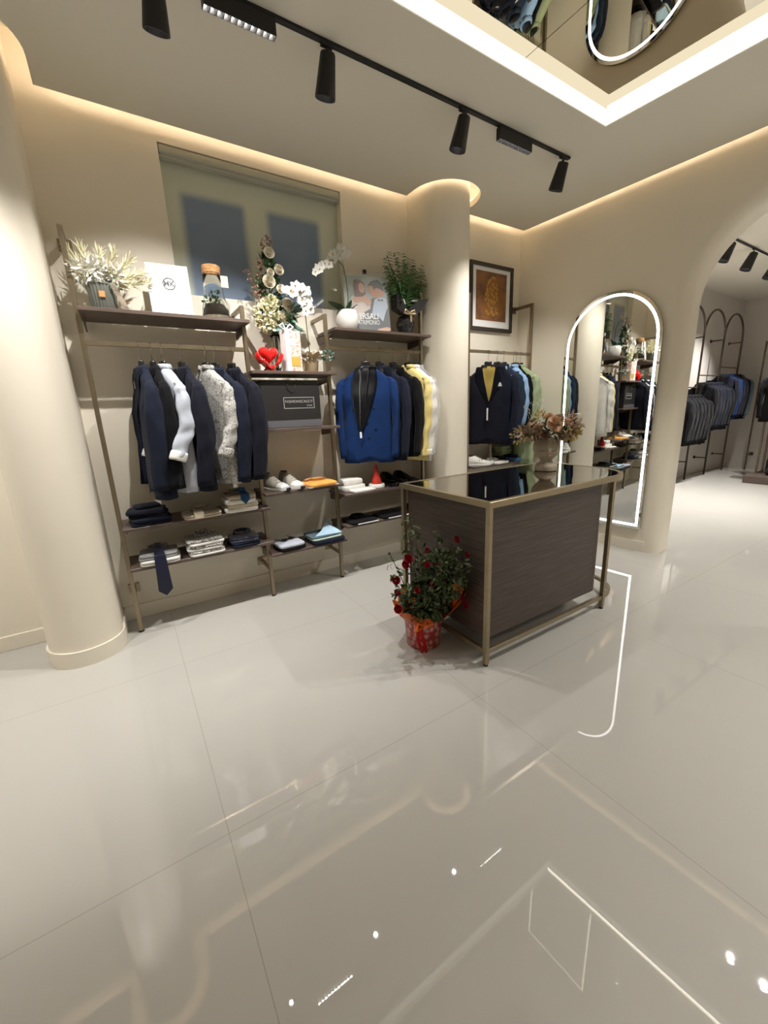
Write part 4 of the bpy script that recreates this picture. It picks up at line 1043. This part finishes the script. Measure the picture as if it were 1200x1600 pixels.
# ------------------------------------------------------------------ folded clothes
def folded(label, x, y, z, w_, d_, h, rz, m, cat='folded clothes', name='folded_shirt', collar=True, layers=2, seed=0, group=None, under=None, tilt=0):
    R = random.Random(seed); t = thing(name, label, cat, (x, y, z), rz, group); lh = h/layers
    for k in range(layers):
        nx, ny = 16, 10; ox, oy = R.uniform(-.006, .006), R.uniform(-.008, .002)
        rings = []
        for (zf, s) in ((0, .94), (.12, .985), (.5, 1), (.85, .985), (1, .93)):
            ring = []; N = 44
            for i in range(N):
                a = 2*PI*i/N; c, s_ = math.cos(a), math.sin(a); px = w_/2*s*abs(c)**.28*(1 if c > 0 else -1); py = d_/2*s*abs(s_)**.28*(1 if s_ > 0 else -1)
                zz = k*lh+lh*zf*(1+.10*math.sin(px*30+k+seed)*math.cos(py*24))*(.985)
                ring.append(Vector((px+ox, py+oy, zz)))
            rings.append(ring)
        bm = B(); loft(bm, rings)
        obj('folded_layer', bm, (under if under and k < layers-1 else m), t, smooth='all')
    if collar:
        for s in (-1, 1):
            bm = B(); vs = [bm.verts.new(p) for p in ((0, d_*.10, h+.004), (s*.055, d_*.36, h+.010), (s*.062, d_*.30, h+.026), (s*.052, -d_*.02, h+.014), (s*.010, 0, h+.008))]; bm.faces.new(vs)
            bmesh.ops.triangulate(bm, faces=bm.faces); bmesh.ops.solidify(bm, geom=list(bm.faces), thickness=.004); obj('collar', bm, m, t)
        bm = B(); rr = []
        for q in range(9):
            a = PI*q/8; rr.append([Vector((.056*math.cos(a), d_*.22+.05*math.sin(a), h+.0)), Vector((.054*math.cos(a), d_*.22+.048*math.sin(a), h+.028)), Vector((.060*math.cos(a), d_*.22+.054*math.sin(a), h+.026)), Vector((.066*math.cos(a), d_*.22+.06*math.sin(a), h))])
        loft(bm, rr); obj('collar_band', bm, m, t, smooth='all')
        bm = B(); box(bm, -.010, .010, -d_/2+.006, d_*.05, h-.002, h+.003); obj('placket', bm, m, t)
    return t
zs3, zs4 = .746, .480
gA = 'folded trousers at the left end'
folded('navy folded trousers at the bottom of the left stack', .065, 3.03, zs3, .235, .19, .05, .1, 'navy2', 'folded trousers', 'folded_trousers', False, 2, 1, gA)
folded('navy folded trousers with silver button on top of the left stack', .055, 3.03, zs3+.05, .225, .18, .05, -.12, 'navy', 'folded trousers', 'folded_trousers', False, 2, 2, gA)
folded('small dark navy folded piece topping the left trouser stack', .06, 3.07, zs3+.10, .15, .12, .02, .2, 'navy', 'folded trousers', 'folded_trousers', False, 1, 3, gA)
folded('white folded shirt lying alone in the middle of the upper low shelf', .375, 3.01, zs3, .24, .20, .032, .05, 'beige', seed=4)
o = bbox(-.03, .03, -.115, -.06, 0, .045, .006, 2); o = obj('fabric_swatch', o, 'creamrose', loc=(.345, 3.0, zs3+.006)); tag(o, 'cream fabric swatch on front of the white folded shirt', 'swatch')
gB = 'stacked light shirts at the right end'
for k, (lb, m) in enumerate((('white folded shirt at the bottom of the right stack', 'white cotton'), ('pale folded shirt second from the bottom of the right stack', 'beige'), ('white folded shirt third from the bottom of the right stack', 'white cotton'), ('beige folded shirt on top of the right stack', 'beige'))):
    folded(lb, .635+.008*(k % 2), 3.02, zs3+.030*k, .235-.012*k, .21, .030, .02*(k-1), m, collar=(k == 3), layers=1, seed=k+5, group=gB)
def tie(label, x, y, z, rz, pts, m, w_=.075, knot=True):
    t = thing('necktie', label, 'tie', (x, y, z), rz); bm = B(); rr = []
    for k, (py, pz, ww) in enumerate(pts): rr.append([Vector((-ww/2, py, pz)), Vector((0, py-.002, pz+.002)), Vector((ww/2, py, pz))])
    loft(bm, rr, closed=False); a = pts[-1]
    bm.verts.ensure_lookup_table(); v = [bm.verts[-3], bm.verts[-2], bm.verts[-1]]; q = bm.verts.new((0, a[0], a[1]-.04)); bm.faces.new((v[0], v[1], q)); bm.faces.new((v[1], v[2], q))
    bmesh.ops.solidify(bm, geom=list(bm.faces), thickness=.004); obj('blade', bm, m, t, smooth=True)
    if knot: bm = bbox(-.022, .022, -.014, .014, -.01, .022, .007, 2); obj('knot', bm, m, t, smooth='all', loc=(0, pts[0][0]+.01, pts[0][1]))
    return t
tie('blue tie lying over the right stack of light shirts', .66, 2.96, zs3+.12, 0, [(.03, .02, .035), (-.01, .012, .05), (-.045, .004, .062), (-.052, -.02, .064), (-.053, -.028, .066)], 'jeans')
gC = 'folded shirts on the lowest left shelf'
folded('white folded shirt under the grey shirt with navy tie', .08, 3.02, zs4, .24, .21, .035, -.06, 'white cotton', seed=12, collar=False, group=gC)
folded('grey folded shirt with a navy tie at the left end', .075, 3.02, zs4+.035, .23, .20, .035, -.06, 'greycloth', seed=13, group=gC)
tie('navy silk tie hanging over the front edge of the lowest left shelf', .075, 2.97, zs4+.07, 0, [(.05, .03, .035), (.01, .022, .045), (-.035, .010, .06), (-.060, -.010, .066), (-.068, -.05, .070), (-.069, -.15, .078), (-.068, -.245, .086)], 'tienavy')
for k, (lb, m) in enumerate((('white speckled folded shirt at the bottom of the printed stack', 'pattern2'), ('grey print folded shirt in the middle of the printed stack', 'pattern2'), ('grey print folded shirt on top of the printed stack', 'pattern2'))):
    folded(lb, .365, 3.02, zs4+.038*k, .235, .21, .036, (.03, -.05, .04)[k], m, collar=(k != 0), layers=2, seed=20+k, group=gC, under='white cotton')
folded('dark navy folded shirt under another at the right end of the lowest shelf', .64, 3.03, zs4, .21, .20, .035, .06, 'navy2', seed=31, collar=False, group=gC)
folded('dark navy folded shirt with collar on top at the right end', .64, 3.03, zs4+.035, .20, .19, .035, -.04, 'tienavy', seed=32, group=gC)
# middle bay
z5, z6 = .846, .374
def sneaker(label, x, y, z, rz, up_, sole, toe, group, ln=.29, badge=False, low=1.0):
    """toe towards local -Y"""
    t = thing('sneaker', label, 'shoe', (x, y, z), rz, group)
    def outline_(k): # half width along length u 0(heel)..1(toe)
        u = k; return .036+.012*math.sin(u*PI*.9)+.010*math.sin(u*PI)**2-(.030*max(0, u-.86)/.14 if u > .86 else 0)-(.014*max(0, .08-u)/.08 if u < .08 else 0)
    bm = B(); rings = []
    for k in range(15):
        u = k/14; w_ = outline_(u); yy = ln*(.5-u); h = .030-.010*math.sin(u*PI)+(.012*max(0, u-.8)/.2); b0 = .010*max(0, (u-.82)/.18)
        rings.append([Vector((-w_, yy, b0)), Vector((w_, yy, b0)), Vector((w_+.003, yy, h*.6)), Vector((w_, yy, h)), Vector((-w_, yy, h)), Vector((-w_-.003, yy, h*.6))])
    loft(bm, rings); obj('sole', bm, sole, t, smooth=True)
    bm = B(); rings = []
    for k in range(17):
        u = .02+.95*k/16; w_ = outline_(u)*.95; yy = ln*(.5-u)
        H = low*(.105 if u < .30 else .105-.055*(u-.30)/.35 if u < .65 else .050-.028*((u-.65)/.32)**1.5)
        if u < .1: H *= .92
        ring = []
        for a in [PI*i/12 for i in range(13)]:
            ww = w_*math.cos(a)*(1 if u > .45 else (1-.30*math.sin(a)))
            ring.append(Vector((ww, yy, .022+(H-.022)*math.sin(a)**.8)))
        rings.append(ring+[Vector((-w_*.9, yy, .02)), Vector((w_*.9, yy, .02))])
    loft(bm, rings); obj('upper', bm, up_, t, smooth='all')
    bm = B(); rings = []
    for k in range(7):
        u = .68+.29*k/6; w_ = outline_(u)*.99; yy = ln*(.5-u)-.002; H = low*(.050-.028*((u-.65)/.32)**1.5)+.003
        rings.append([Vector((w_*math.cos(a), yy, .020+(H-.018)*math.sin(a)**.8)) for a in [PI*i/10 for i in range(11)]])
    loft(bm, rings); obj('toe_cap', bm, toe, t, smooth='all')
    bm = B(); lathe(bm, [(.024, 0), (.026, .003), (.022, .004)], 20, (0, ln*.31, .103*low), sy=1.4); obj('opening', bm, 'rubber', t)
    for q in range(4):
        u = .38+.08*q; yy = ln*(.5-u); zz = low*(.105-.055*(u-.30)/.35)+.001
        bm = B(); tube(bm, [(-.020, yy, zz-.004), (0, yy-.004, zz+.004), (.020, yy, zz-.004)], .0028, 6); obj('lace', bm, sole, t, smooth='all')
    if badge:
        bm = B(); tube(bm, [(-.047, .0+.014*math.cos(a), .058+.014*math.sin(a)) for a in [2*PI*i/20 for i in range(20)]], .0018, 6, closed=True); obj('round_logo', bm, 'ink', t)
    return t
gS = 'grey and white running shoes'
sneaker('left of two grey running shoes with white toes', .930, 3.06, z5, d2r(22), 'mesh', 'sole', 'sole', gS, .31, low=1.2)
sneaker('right of two grey running shoes with white toes, beside orange shirt', 1.060, 3.06, z5, d2r(14), 'mesh', 'sole', 'sole', gS, .31, low=1.2)
for k, (xx, yy, rz) in enumerate(((.930, 3.06, 22), (1.060, 3.06, 14))):
    a = d2r(rz); o = bpy.data.objects['sneaker' if k == 0 else 'sneaker.001']
    bm = bbox(-.018, .018, -.160, -.138, .006, .030, .006, 2); obj('black_toe_bumper', bm, 'rubber', o, smooth='all')
t = folded('orange folded shirt with dark belt on the sneaker shelf', 1.275, 3.03, z5, .255, .22, .030, .06, 'orangecloth', collar=False, layers=1, seed=41)
bm = B(); box(bm, -.128, .128, -.111, .10, -.0, .006); obj('white_hem', bm, 'white cotton', t)
o = B(); tube(o, [(-.10, .03, .008), (-.05, .055, .012), (.02, .05, .012), (.08, .03, .012), (.03, .015, .014), (-.04, .02, .014)], .010, 8); o = obj('belt', o, 'leather', smooth='all', loc=(1.28, 3.05, z5+.032)); tag(o, 'brown coiled belt lying on the orange folded shirt', 'belt')
gD = 'folded clothes on the lowest middle shelf'
folded('black folded shirt under the white one on the lowest middle shelf', .985, 3.03, z6, .215, .21, .028, .08, 'charcoal', collar=False, layers=1, seed=44, group=gD)
folded('white folded shirt with sunglasses resting on it', .98, 3.03, z6+.028, .21, .21, .024, .05, 'shirtwhite', collar=False, layers=1, seed=45, group=gD)
folded('dark navy folded trousers at the bottom beside the white shirt', 1.285, 3.02, z6, .285, .24, .034, .02, 'navy2', 'folded trousers', 'folded_trousers', collar=False, layers=1, seed=46, group=gD)
folded('pale mint folded shirt under the teal one', 1.28, 3.03, z6+.034, .27, .22, .016, .03, 'mint', collar=False, layers=1, seed=47, group=gD)
folded('grey teal folded shirt on the lowest middle shelf', 1.27, 3.04, z6+.050, .265, .21, .016, .03, 'teal', collar=False, layers=1, seed=48, group=gD)
bm = B()
v = [bm.verts.new(p) for p in ((-.11, -.09, 0), (.13, -.10, .0), (.13, .06, .012), (.09, .12, .085), (.05, .05, .06), (-.02, -.02, .02))]; bm.faces.new(v); bmesh.ops.triangulate(bm, faces=bm.faces); bmesh.ops.solidify(bm, geom=list(bm.faces), thickness=.012)
o = obj('folded_shirt', bm, 'skyblue', loc=(1.28, 3.03, z6+.070)); tag(o, 'pale sky blue shirt spread in a triangle over the teal one', 'folded clothes', gD)
t = thing('sunglasses', 'dark sunglasses lying on the white folded shirt', 'sunglasses', (.985, 3.06, z6+.058), .3)
for s in (-1, 1):
    bm = B(); lathe(bm, [(.026, 0), (.026, .004)], 16, (s*.032, 0, 0), sy=.75); xform(bm, Matrix.Rotation(.3, 4, 'X')); obj('lens', bm, 'leatherblack', t)
    bm = B(); tube(bm, [(s*.058, 0, .002), (s*.058, .10, -.002)], .0025, 6); obj('temple', bm, 'leatherblack', t)
# right bay lower shelves
z7, z8 = .747, .478
gE = 'white folded pieces in the right bay'
folded('white folded shirt spread flat at the front of the right bay', 1.66, 2.995, z7, .22, .12, .022, .05, 'white cotton', collar=False, layers=1, seed=51, group=gE)
folded('white rolled sweater at the bottom of the small white pile', 1.60, 3.09, z7, .22, .13, .055, .1, 'white cotton', 'folded sweater', 'folded_sweater', collar=False, layers=1, seed=52, group=gE)
folded('white rolled sweater on top of the small white pile', 1.60, 3.09, z7+.055, .19, .12, .05, -.1, 'white cotton', 'folded sweater', 'folded_sweater', collar=False, layers=1, seed=53, group=gE)
t = thing('cone_ornament', 'bright red cone ornament on a flat white base', 'ornament', (1.835, 3.04, z7))
bm = B(); lathe(bm, [(.070, 0), (.072, .01), (.070, .035), (.060, .038)], 28); obj('white_base', bm, 'ceramicwhite', t, smooth='all')
bm = B(); lathe(bm, [(.044, .038), (.046, .05), (.036, .09), (.022, .13), (.018, .16), (.013, .19), (.006, .205)], 28); obj('cone', bm, 'redfelt', t, smooth='all')
gF = 'black belts in the right bay'
for k, (x, y, lb) in enumerate(((1.985, 2.99, 'black coiled belt with silver buckle next to the red cone'), (2.075, 2.985, 'black coiled belt with round silver buckle in front of the shoes'))):
    t = thing('belt', lb, 'belt', (x, y, z7), 0, gF)
    bm = B(); rr = []
    for q in range(40):
        a = q*.42; r = .012+.0011*q; rr.append([Vector((r*math.cos(a), r*math.sin(a), z)) for z in (0, .034)])
    loft(bm, rr, closed=False); bmesh.ops.solidify(bm, geom=list(bm.faces), thickness=.002); obj('strap', bm, 'leatherblack', t, smooth='all')
    bm = B(); tube(bm, [(-.018, -.058, .0), (.020, -.058, 0), (.020, -.058, .036), (-.018, -.058, .036)], .0024, 6, closed=True); obj('buckle', bm, 'chrome', t)
gG = 'black leather shoes in the right bay'
sneaker('black leather shoe nearer the belts in the right bay', 2.06, 3.11, z7, d2r(35), 'leatherblack', 'rubber', 'leatherblack', gG, .27)
sneaker('black leather shoe standing closest to the column', 2.20, 3.10, z7, d2r(30), 'leatherblack', 'rubber', 'leatherblack', gG, .27)
gH = 'dark folded shirts on the lowest right shelf'
for k, (x, w_, m, lb) in enumerate(((1.64, .27, 'charcoal', 'black folded shirt at the left of the lowest right shelf'), (1.96, .30, 'pattern2', 'dark patterned folded shirt right of the black one'), (2.22, .18, 'charcoal', 'black folded shirt half hidden behind the rose bush'))):
    folded(lb, x, 3.03, z8, w_, .22, .022, .02, m if m != 'pattern2' else 'blacknavy', collar=(k != 1), layers=1, seed=60+k, group=gH)
    bm = B(); box(bm, x-w_*.3, x+w_*.45, 2.914, 2.93, z8, z8+.008)
    o = obj('card_insert', bm, 'tag'); tag(o, 'white card edge under the '+lb.split(' of the')[0].split(' right of')[0].split(' behind')[0], 'card', 'white cards under dark shirts')
# corner rack shelf
zK = .826
gI = 'items on the corner rack shelf'
sneaker('white leather sneaker with round black logo by the column', 3.06, 3.00, zK, d2r(62), 'leatherwhite', 'sole', 'leatherwhite', None, .29, badge=True)
folded('cream folded shirt right of the white sneaker', 3.30, 3.00, zK, .22, .20, .022, .15, 'white cotton', layers=1, seed=70, group=gI)
folded('small black folded piece left of the blue jeans', 3.44, 3.10, zK, .16, .14, .05, .1, 'blacknavy', collar=False, layers=2, seed=71, group=gI)
folded('mid blue folded jeans at the bottom near the mirror', 3.64, 3.01, zK, .25, .20, .035, .03, 'jeans', 'folded jeans', 'folded_jeans', collar=False, layers=1, seed=72, group=gI)
folded('dark blue folded jeans stacked on the mid blue ones', 3.66, 3.04, zK+.035, .22, .18, .03, -.04, 'denim', 'folded jeans', 'folded_jeans', collar=False, layers=1, seed=73, group=gI)
folded('olive green folded trousers behind the blue jeans', 3.60, 3.14, zK+.065, .24, .13, .09, .05, 'sage', 'folded trousers', 'folded_trousers', collar=False, layers=3, seed=74, group=gI)
t = thing('perfume_diffuser', 'small pale cone stand behind the cream folded shirt', 'ornament', (3.345, 3.12, zK))
bm = B(); lathe(bm, [(.035, 0), (.036, .01), (.014, .09), (.010, .17), (.014, .175)], 20); obj('cone', bm, 'beige', t, smooth='all')
bm = B(); lathe(bm, [(.015, .175), (.017, .19), (.006, .20)], 16); obj('tip', bm, 'leather', t, smooth='all')

# ------------------------------------------------------------------ head vase with dried flowers on the desk
t = thing('head_vase', 'grey stoneware vase shaped as a sleeping face, on the desk', 'vase', (2.575, 1.86, DZ), d2r(-46))
bm = B(); n = 48; rings = []
prof = [(.072, 0), (.078, .004), (.078, .012), (.077, .030), (.066, .048), (.045, .062), (.040, .074), (.050, .086), (.070, .104), (.086, .130), (.094, .160), (.092, .190), (.080, .215), (.064, .232), (.056, .236), (.052, .230), (.050, .20)]
P2 = []
for a, b in zip(prof, prof[1:]):
    for k in range(3): P2.append((a[0]+(b[0]-a[0])*k/3, a[1]+(b[1]-a[1])*k/3))
P2.append(prof[-1])
for qi, (r, z) in enumerate(P2):
    ring = []
    inside = qi > 42
    for i in range(n):
        a = 2*PI*i/n; x, y = r*math.cos(a), r*math.sin(a)*1.02; da = (a-1.5*PI)
        if not inside and z > .08:
            g = lambda ca, cz, sa, sz: math.exp(-((da-ca)/sa)**2-((z-cz)/sz)**2)
            b = .016*g(0, .142, .14, .020)+.006*g(0, .165, .10, .02)+.008*g(0, .114, .22, .008)-.004*g(0, .124, .3, .004)-.007*g(-.42, .158, .26, .014)-.007*g(.42, .158, .26, .014)+.004*g(-.42, .152, .2, .006)+.004*g(.42, .152, .2, .006)+.005*g(0, .094, .3, .01)
            y -= b*1.1
        if .012 < z < .04 and not inside: x *= 1.0
        ring.append(Vector((x, y, z)))
    rings.append(ring)
loft(bm, rings); obj('head', bm, 'stone', t, smooth='all')
for s in (-1, 1):
    bm = B(); tube(bm, [((.093)*math.sin(s*.42+q*.24)*.99, -.093*math.cos(s*.42+q*.24)*1.0+.001, .152-.006*(1-q*q)) for q in (-1, -.5, 0, .5, 1)], .0014, 6); obj('closed_eye', bm, 'darkmetal', t, smooth='all')
bm = B(); tube(bm, [(q*.017, -.0935-.004*(1-abs(q)), .1165-.0015*(1-abs(q))) for q in (-1, -.5, 0, .5, 1)], .0016, 6); obj('lips', bm, 'leather', t, smooth='all')
bm = B(); lathe(bm, [(.0785, .0135), (.0785, .0150)], 40); obj('base_line', bm, 'darkmetal', t)
R = random.Random(21)
t = thing('dried_bouquet', 'dried bouquet of peach and brown flowers filling the head vase', 'flowers', (2.575, 1.86, DZ+.20), d2r(-40))
bm = B()
for k in range(14): a = R.uniform(0, 6.28); tube(bm, [(0, 0, 0), (.03*math.cos(a), .03*math.sin(a), .05), (.12*math.cos(a), .10*math.sin(a), .09)], .002, 5)
obj('stems', bm, 'stem', t)
for x, y, z, r, m in ((.02, -.105, .135, .050, 'peach'), (-.085, -.075, .10, .036, 'peach'), (.12, -.05, .14, .036, 'peach'), (-.15, -.03, .085, .040, 'dusty'), (-.12, -.02, .13, .036, 'dusty'), (.075, -.09, .055, .034, 'dusty'), (.16, -.04, .09, .034, 'dusty'), (0, -.02, .18, .035, 'peach'), (-.10, -.07, .055, .03, 'dusty'), (.08, 0, .17, .03, 'dusty'), (-.04, -.10, .06, .03, 'pinkbrown')):
    bm = B(); rose(bm, (x, y, z), (x, y-.05, z*.5), r, R); obj('bloom', bm, m, t, smooth='all')
bm = B(); cluster(bm, (0, -.01, .075), .15, .09, .04, 200, .035, R, .4); cluster(bm, (-.03, -.06, .11), .03, .03, .04, 50, .03, R); obj('greenery', bm, 'leaf', t)
bm = B(); cluster(bm, (.15, -.03, .075), .05, .05, .05, 110, .035, R, .35); cluster(bm, (-.06, -.02, .17), .03, .03, .05, 60, .03, R, .35); cluster(bm, (-.20, 0, .05), .05, .03, .04, 50, .03, R, .35); obj('mustard_leaves', bm, 'mustardleaf', t)
bm = B(); cluster(bm, (.11, -.06, .12), .08, .05, .06, 120, .05, R, .25); cluster(bm, (-.14, -.05, .08), .07, .05, .05, 90, .04, R, .3); obj('brown_leaves', bm, 'dusty', t)
bm = B()
for k in range(7):
    p = Vector((-.10+R.uniform(-.04, .04), 0, .15)); q = p+Vector((R.uniform(-.05, .05), 0, R.uniform(.05, .15))); tube(bm, [p, q], .0008, 4); cluster(bm, q, .012, .012, .015, 12, .008, R, .6)
for k in range(3):
    p = Vector((.12, -.03, .15+.02*k)); q = p+Vector((.12, -.01, .05-.02*k)); tube(bm, [p, q], .001, 4)
    for j in range(12): leaf(bm, p.lerp(q, j/11), (q-p)+rdir(R)*.04, rdir(R), .016, .006)
obj('pale_sprigs', bm, 'pampaswhite', t)

# ------------------------------------------------------------------ rose bush in a mosaic pot
R = random.Random(33)
t = thing('potted_rose', 'red rose bush in a red mosaic pot beside the desk', 'potted rose', (1.370, 1.79, 0))
bm = B(); lathe(bm, [(.096, 0), (.102, .005), (.116, .16), (.120, .19), (.112, .192), (.106, .16)], 40); obj('pot', bm, 'mosaic', t, smooth='all')
bm = B(); lathe(bm, [(.100, .150), (.098, .165)], 24); obj('soil', bm, 'soil', t)
for a, l, w_ in ((-2.7, .17, .16), (-2.1, .12, .12), (-.95, .31, .22), (2.5, .17, .15), (1.6, .2, .15)):
    bm = B(); d = Vector((math.cos(a), math.sin(a), 1.15)); leaf(bm, (.08*math.cos(a), .08*math.sin(a), .15), d, (0, 0, 1), l, w_, -.05); bmesh.ops.solidify(bm, geom=list(bm.faces), thickness=.0015); obj('orange_wrap', bm, 'orangewrap', t)
bm = B(); vs = [bm.verts.new(p) for p in ((.09, -.06, .18), (.09, -.15, .25), (.092, -.235, .37), (.095, -.262, .46), (.088, -.19, .445), (.082, -.11, .34))]; bm.faces.new(vs)
bmesh.ops.triangulate(bm, faces=bm.faces); bmesh.ops.solidify(bm, geom=list(bm.faces), thickness=.0015); obj('orange_wrap', bm, 'orangewrap', t)
for k, (dx, l) in enumerate(((-.095, .17), (-.07, .19))):
    bm = B(); rr = []
    for q in range(9):
        u = q/8; c = Vector((dx-.015*math.sin(u*4+k), -.085-.02*u, .18-l*u)); rr.append([c+Vector((-.012, 0, 0)), c+Vector((.012, -.006*math.sin(u*6), 0))])
    loft(bm, rr, closed=False); bmesh.ops.solidify(bm, geom=list(bm.faces), thickness=.001); obj('ribbon_tail', bm, 'ribbonred', t)
for s in (-1, 1):
    bm = B(); tube(bm, [(-.08, -.10, .185), (-.08+s*.05, -.115, .22), (-.08+s*.065, -.115, .18), (-.08, -.10, .175)], .012, 6); obj('bow_loop', bm, 'orangewrap', t, smooth='all')
canes = [(.10, -.26, .60), (.11, -.20, .68), (.06, -.16, .70), (.02, -.30, .50), (.02, -.2, .55), (-.10, .02, .84), (-.09, .05, .70), (-.05, .0, .78), (-.25, -.06, .52), (-.22, -.02, .42), (.02, .0, .55), (.10, -.02, .66), (.14, .0, .70), (.12, -.08, .50), (-.12, -.10, .45), (.0, -.12, .38), (-.2, .04, .62), (.05, .06, .6), (-.02, -.05, .62)]
bm = B()
for x, y, z in canes: tube(bm, [(R.uniform(-.04, .04), R.uniform(-.04, .04), .15), (x*.45, y*.45, z*.55), (x, y, z)], [.004, .003, .0018], 5)
obj('canes', bm, 'stem', t)
bm = B()
for x, y, z in canes:
    a0 = Vector((0, 0, .15)); m_ = Vector((x*.45, y*.45, z*.55)); e = Vector((x, y, z)); dens = 50 if z > .65 else 40
    for k in range(dens):
        u = R.uniform(.15, 1); p = (a0.lerp(m_, u*2) if u < .5 else m_.lerp(e, u*2-1))+rdir(R)*R.uniform(.0, .045)
        leaf(bm, p, rdir(R)+Vector((x, y, .2)), Vector((0, 0, 1))+rdir(R)*.6, R.uniform(.026, .045), .018, .25)
cluster(bm, (.05, -.12, .47), .09, .15, .14, 520, .036, R, .5); cluster(bm, (0, -.04, .30), .15, .12, .10, 420, .045, R, .6)
obj('foliage', bm, 'roseleaf', t)
for x, y, z, r in ((.09, -.20, .70, .018), (-.235, -.07, .50, .022), (-.14, -.06, .60, .024), (-.155, -.05, .565, .02), (-.05, -.11, .56, .018), (.0, -.05, .615, .014), (.02, -.12, .54, .015), (-.03, -.13, .44, .018), (-.215, -.05, .31, .022), (.10, -.26, .33, .02), (-.21, -.04, .41, .016), (.09, -.24, .37, .018), (-.13, -.12, .43, .016), (.03, -.12, .49, .013), (.10, -.27, .63, .014)):
    bm = B(); rose(bm, (x, y, z), (x, -1, .6), r, R); obj('rose_bloom', bm, 'redrose', t, smooth='all')

# ------------------------------------------------------------------ racks beyond the arch
def arch_rack(label, x0, x1, y, top, jz):
    t = thing('arched_rack', label, 'clothes rack', group='arched racks beyond the arch'); r = (x1-x0)/2; cx = (x0+x1)/2
    bm = B(); pts = [(x0, y, 0), (x0, y, top-r)]+[(cx+r*math.cos(a), y, top-r+r*math.sin(a)) for a in [PI-PI*i/20 for i in range(1, 20)]]+[(x1, y, top-r), (x1, y, 0)]
    tube(bm, pts, .016, 8); obj('arched_tube', bm, 'darkmetal', t, smooth='all')
    for z in (top-.45, .32):
        for x in (x0, x1):
            bm = B(); tube(bm, [(x, y, z), (x, 3.395, z)], .010, 8); lathe(bm, [(.03, 0), (.03, .01)], 12, (0, 0, 0)) if False else None; box(bm, x-.025, x+.025, 3.385, 3.399, z-.025, z+.025); obj('wall_bracket', bm, 'darkmetal', t)
    bm = B(); tube(bm, [(x0, y, jz), (x1, y, jz)], .010, 8); obj('hanging_rail', bm, 'darkmetal', t)
AY = 3.20
aX = [6.78, 7.61, 8.43, 9.25, 10.07]
arch_rack('first arched rack beyond the arch, mostly hidden by the wall edge', aX[1], aX[2], AY, 2.86, 1.60)
arch_rack('middle arched rack in the room beyond, holding dark navy jackets', aX[2], aX[3], AY, 2.86, 1.80)
arch_rack('right arched rack in the room beyond, holding a blue jacket', aX[3], aX[4], AY, 2.86, 1.95)
arch_rack('arched rack hidden behind the right wall', aX[0], aX[1], AY, 2.86, 1.60)
def simple_jacket(x, y, z, rot, m, label, group, seed):
    return garment('hanging_jacket', label, 'jacket', x, y, z, rot, body=m, seed=seed, group=group, detail=False, length=.80, depth=1.25)
ordn = ['first', 'second', 'third', 'fourth', 'fifth', 'sixth', 'seventh', 'eighth']
for gi, (xa, xb_, jz, where, cols) in enumerate(((7.68, 8.36, 1.60, 'first arched rack', ['blacknavy']*4+['charcoal', 'blacknavy']), (8.52, 9.18, 1.80, 'middle arched rack', ['blacknavy', 'navy', 'navy2', 'navy', 'navy2', 'charcoal']), (9.34, 10.0, 1.95, 'right arched rack', ['navy', 'blue', 'navy', 'navy2', 'charcoal', 'teal']))):
    for k in range(6):
        x = xa+(xb_-xa)*k/5
        names = {'blacknavy': 'near-black', 'charcoal': 'charcoal', 'navy': 'navy', 'navy2': 'dark blue', 'blue': 'royal blue', 'teal': 'grey teal'}
        simple_jacket(x, AY-.04, jz, d2r(-88+4*rnd.uniform(-1, 1)), cols[k], '%s jacket, %s from the left on the %s beyond the arch' % (names[cols[k]], ordn[k], where), 'jackets on the '+where, 100+gi*10+k)
# free-standing rack on a platform
t = thing('platform_rack', 'bronze rack on a low dark platform at the right edge of the photo', 'clothes rack')
bm = bbox(8.72, 9.7, .9, 2.46, 0, .12, .004); obj('platform', bm, 'wood', t)
for x in (9.15, 9.45):
    for y in (1.1, 2.42):
        bm = B(); bar(bm, (x, y, .12), (x, y, 2.45), .013, .013); obj('upright', bm, 'darkmetal', t)
    bm = B(); bar(bm, (x, 1.1, 2.44), (x, 2.42, 2.44), .012, .012); obj('top_bar', bm, 'darkmetal', t)
bm = B(); bar(bm, (9.3, 1.1, 1.95), (9.3, 2.55, 1.95), .010, .012); obj('hanging_rail', bm, 'darkmetal', t)
for k in range(3):
    simple_jacket(9.18+.05*k, 2.30-.35*k, 1.93, d2r(-80), 'blacknavy' if k else 'charcoal', 'black jacket, %s from the left on the platform rack' % ordn[k], 'jackets on the platform rack', 140+k)
bm = B(); box(bm, -.05, .05, -.09, -.082, -.68, -.60); o = obj('white_label', bm, 'tag', bpy.data.objects['hanging_jacket.018'] if 'hanging_jacket.018' in bpy.data.objects else None)
t = thing('black_shoe_box', 'black rounded bag standing on the dark platform', 'bag', (9.1, 2.15, .12))
bm = bbox(-.14, .14, -.12, .12, 0, .30, .05, 3); obj('bag_body', bm, 'leatherblack', t, smooth='all')
t = thing('wall_rack', 'thin rack against the end wall of the room beyond', 'clothes rack')
for y in (2.92, 2.1):
    bm = B(); bar(bm, (10.36, y, 0), (10.36, y, 2.4), .012, .012); bar(bm, (10.36, y, .30), (10.598, y, .30), .01, .01); box(bm, 10.585, 10.599, y-.03, y+.03, .27, .33); obj('upright', bm, 'darkmetal', t)
bm = B(); bar(bm, (10.36, 2.1, 1.55), (10.36, 2.92, 1.55), .01, .01); obj('hanging_rail', bm, 'darkmetal', t)
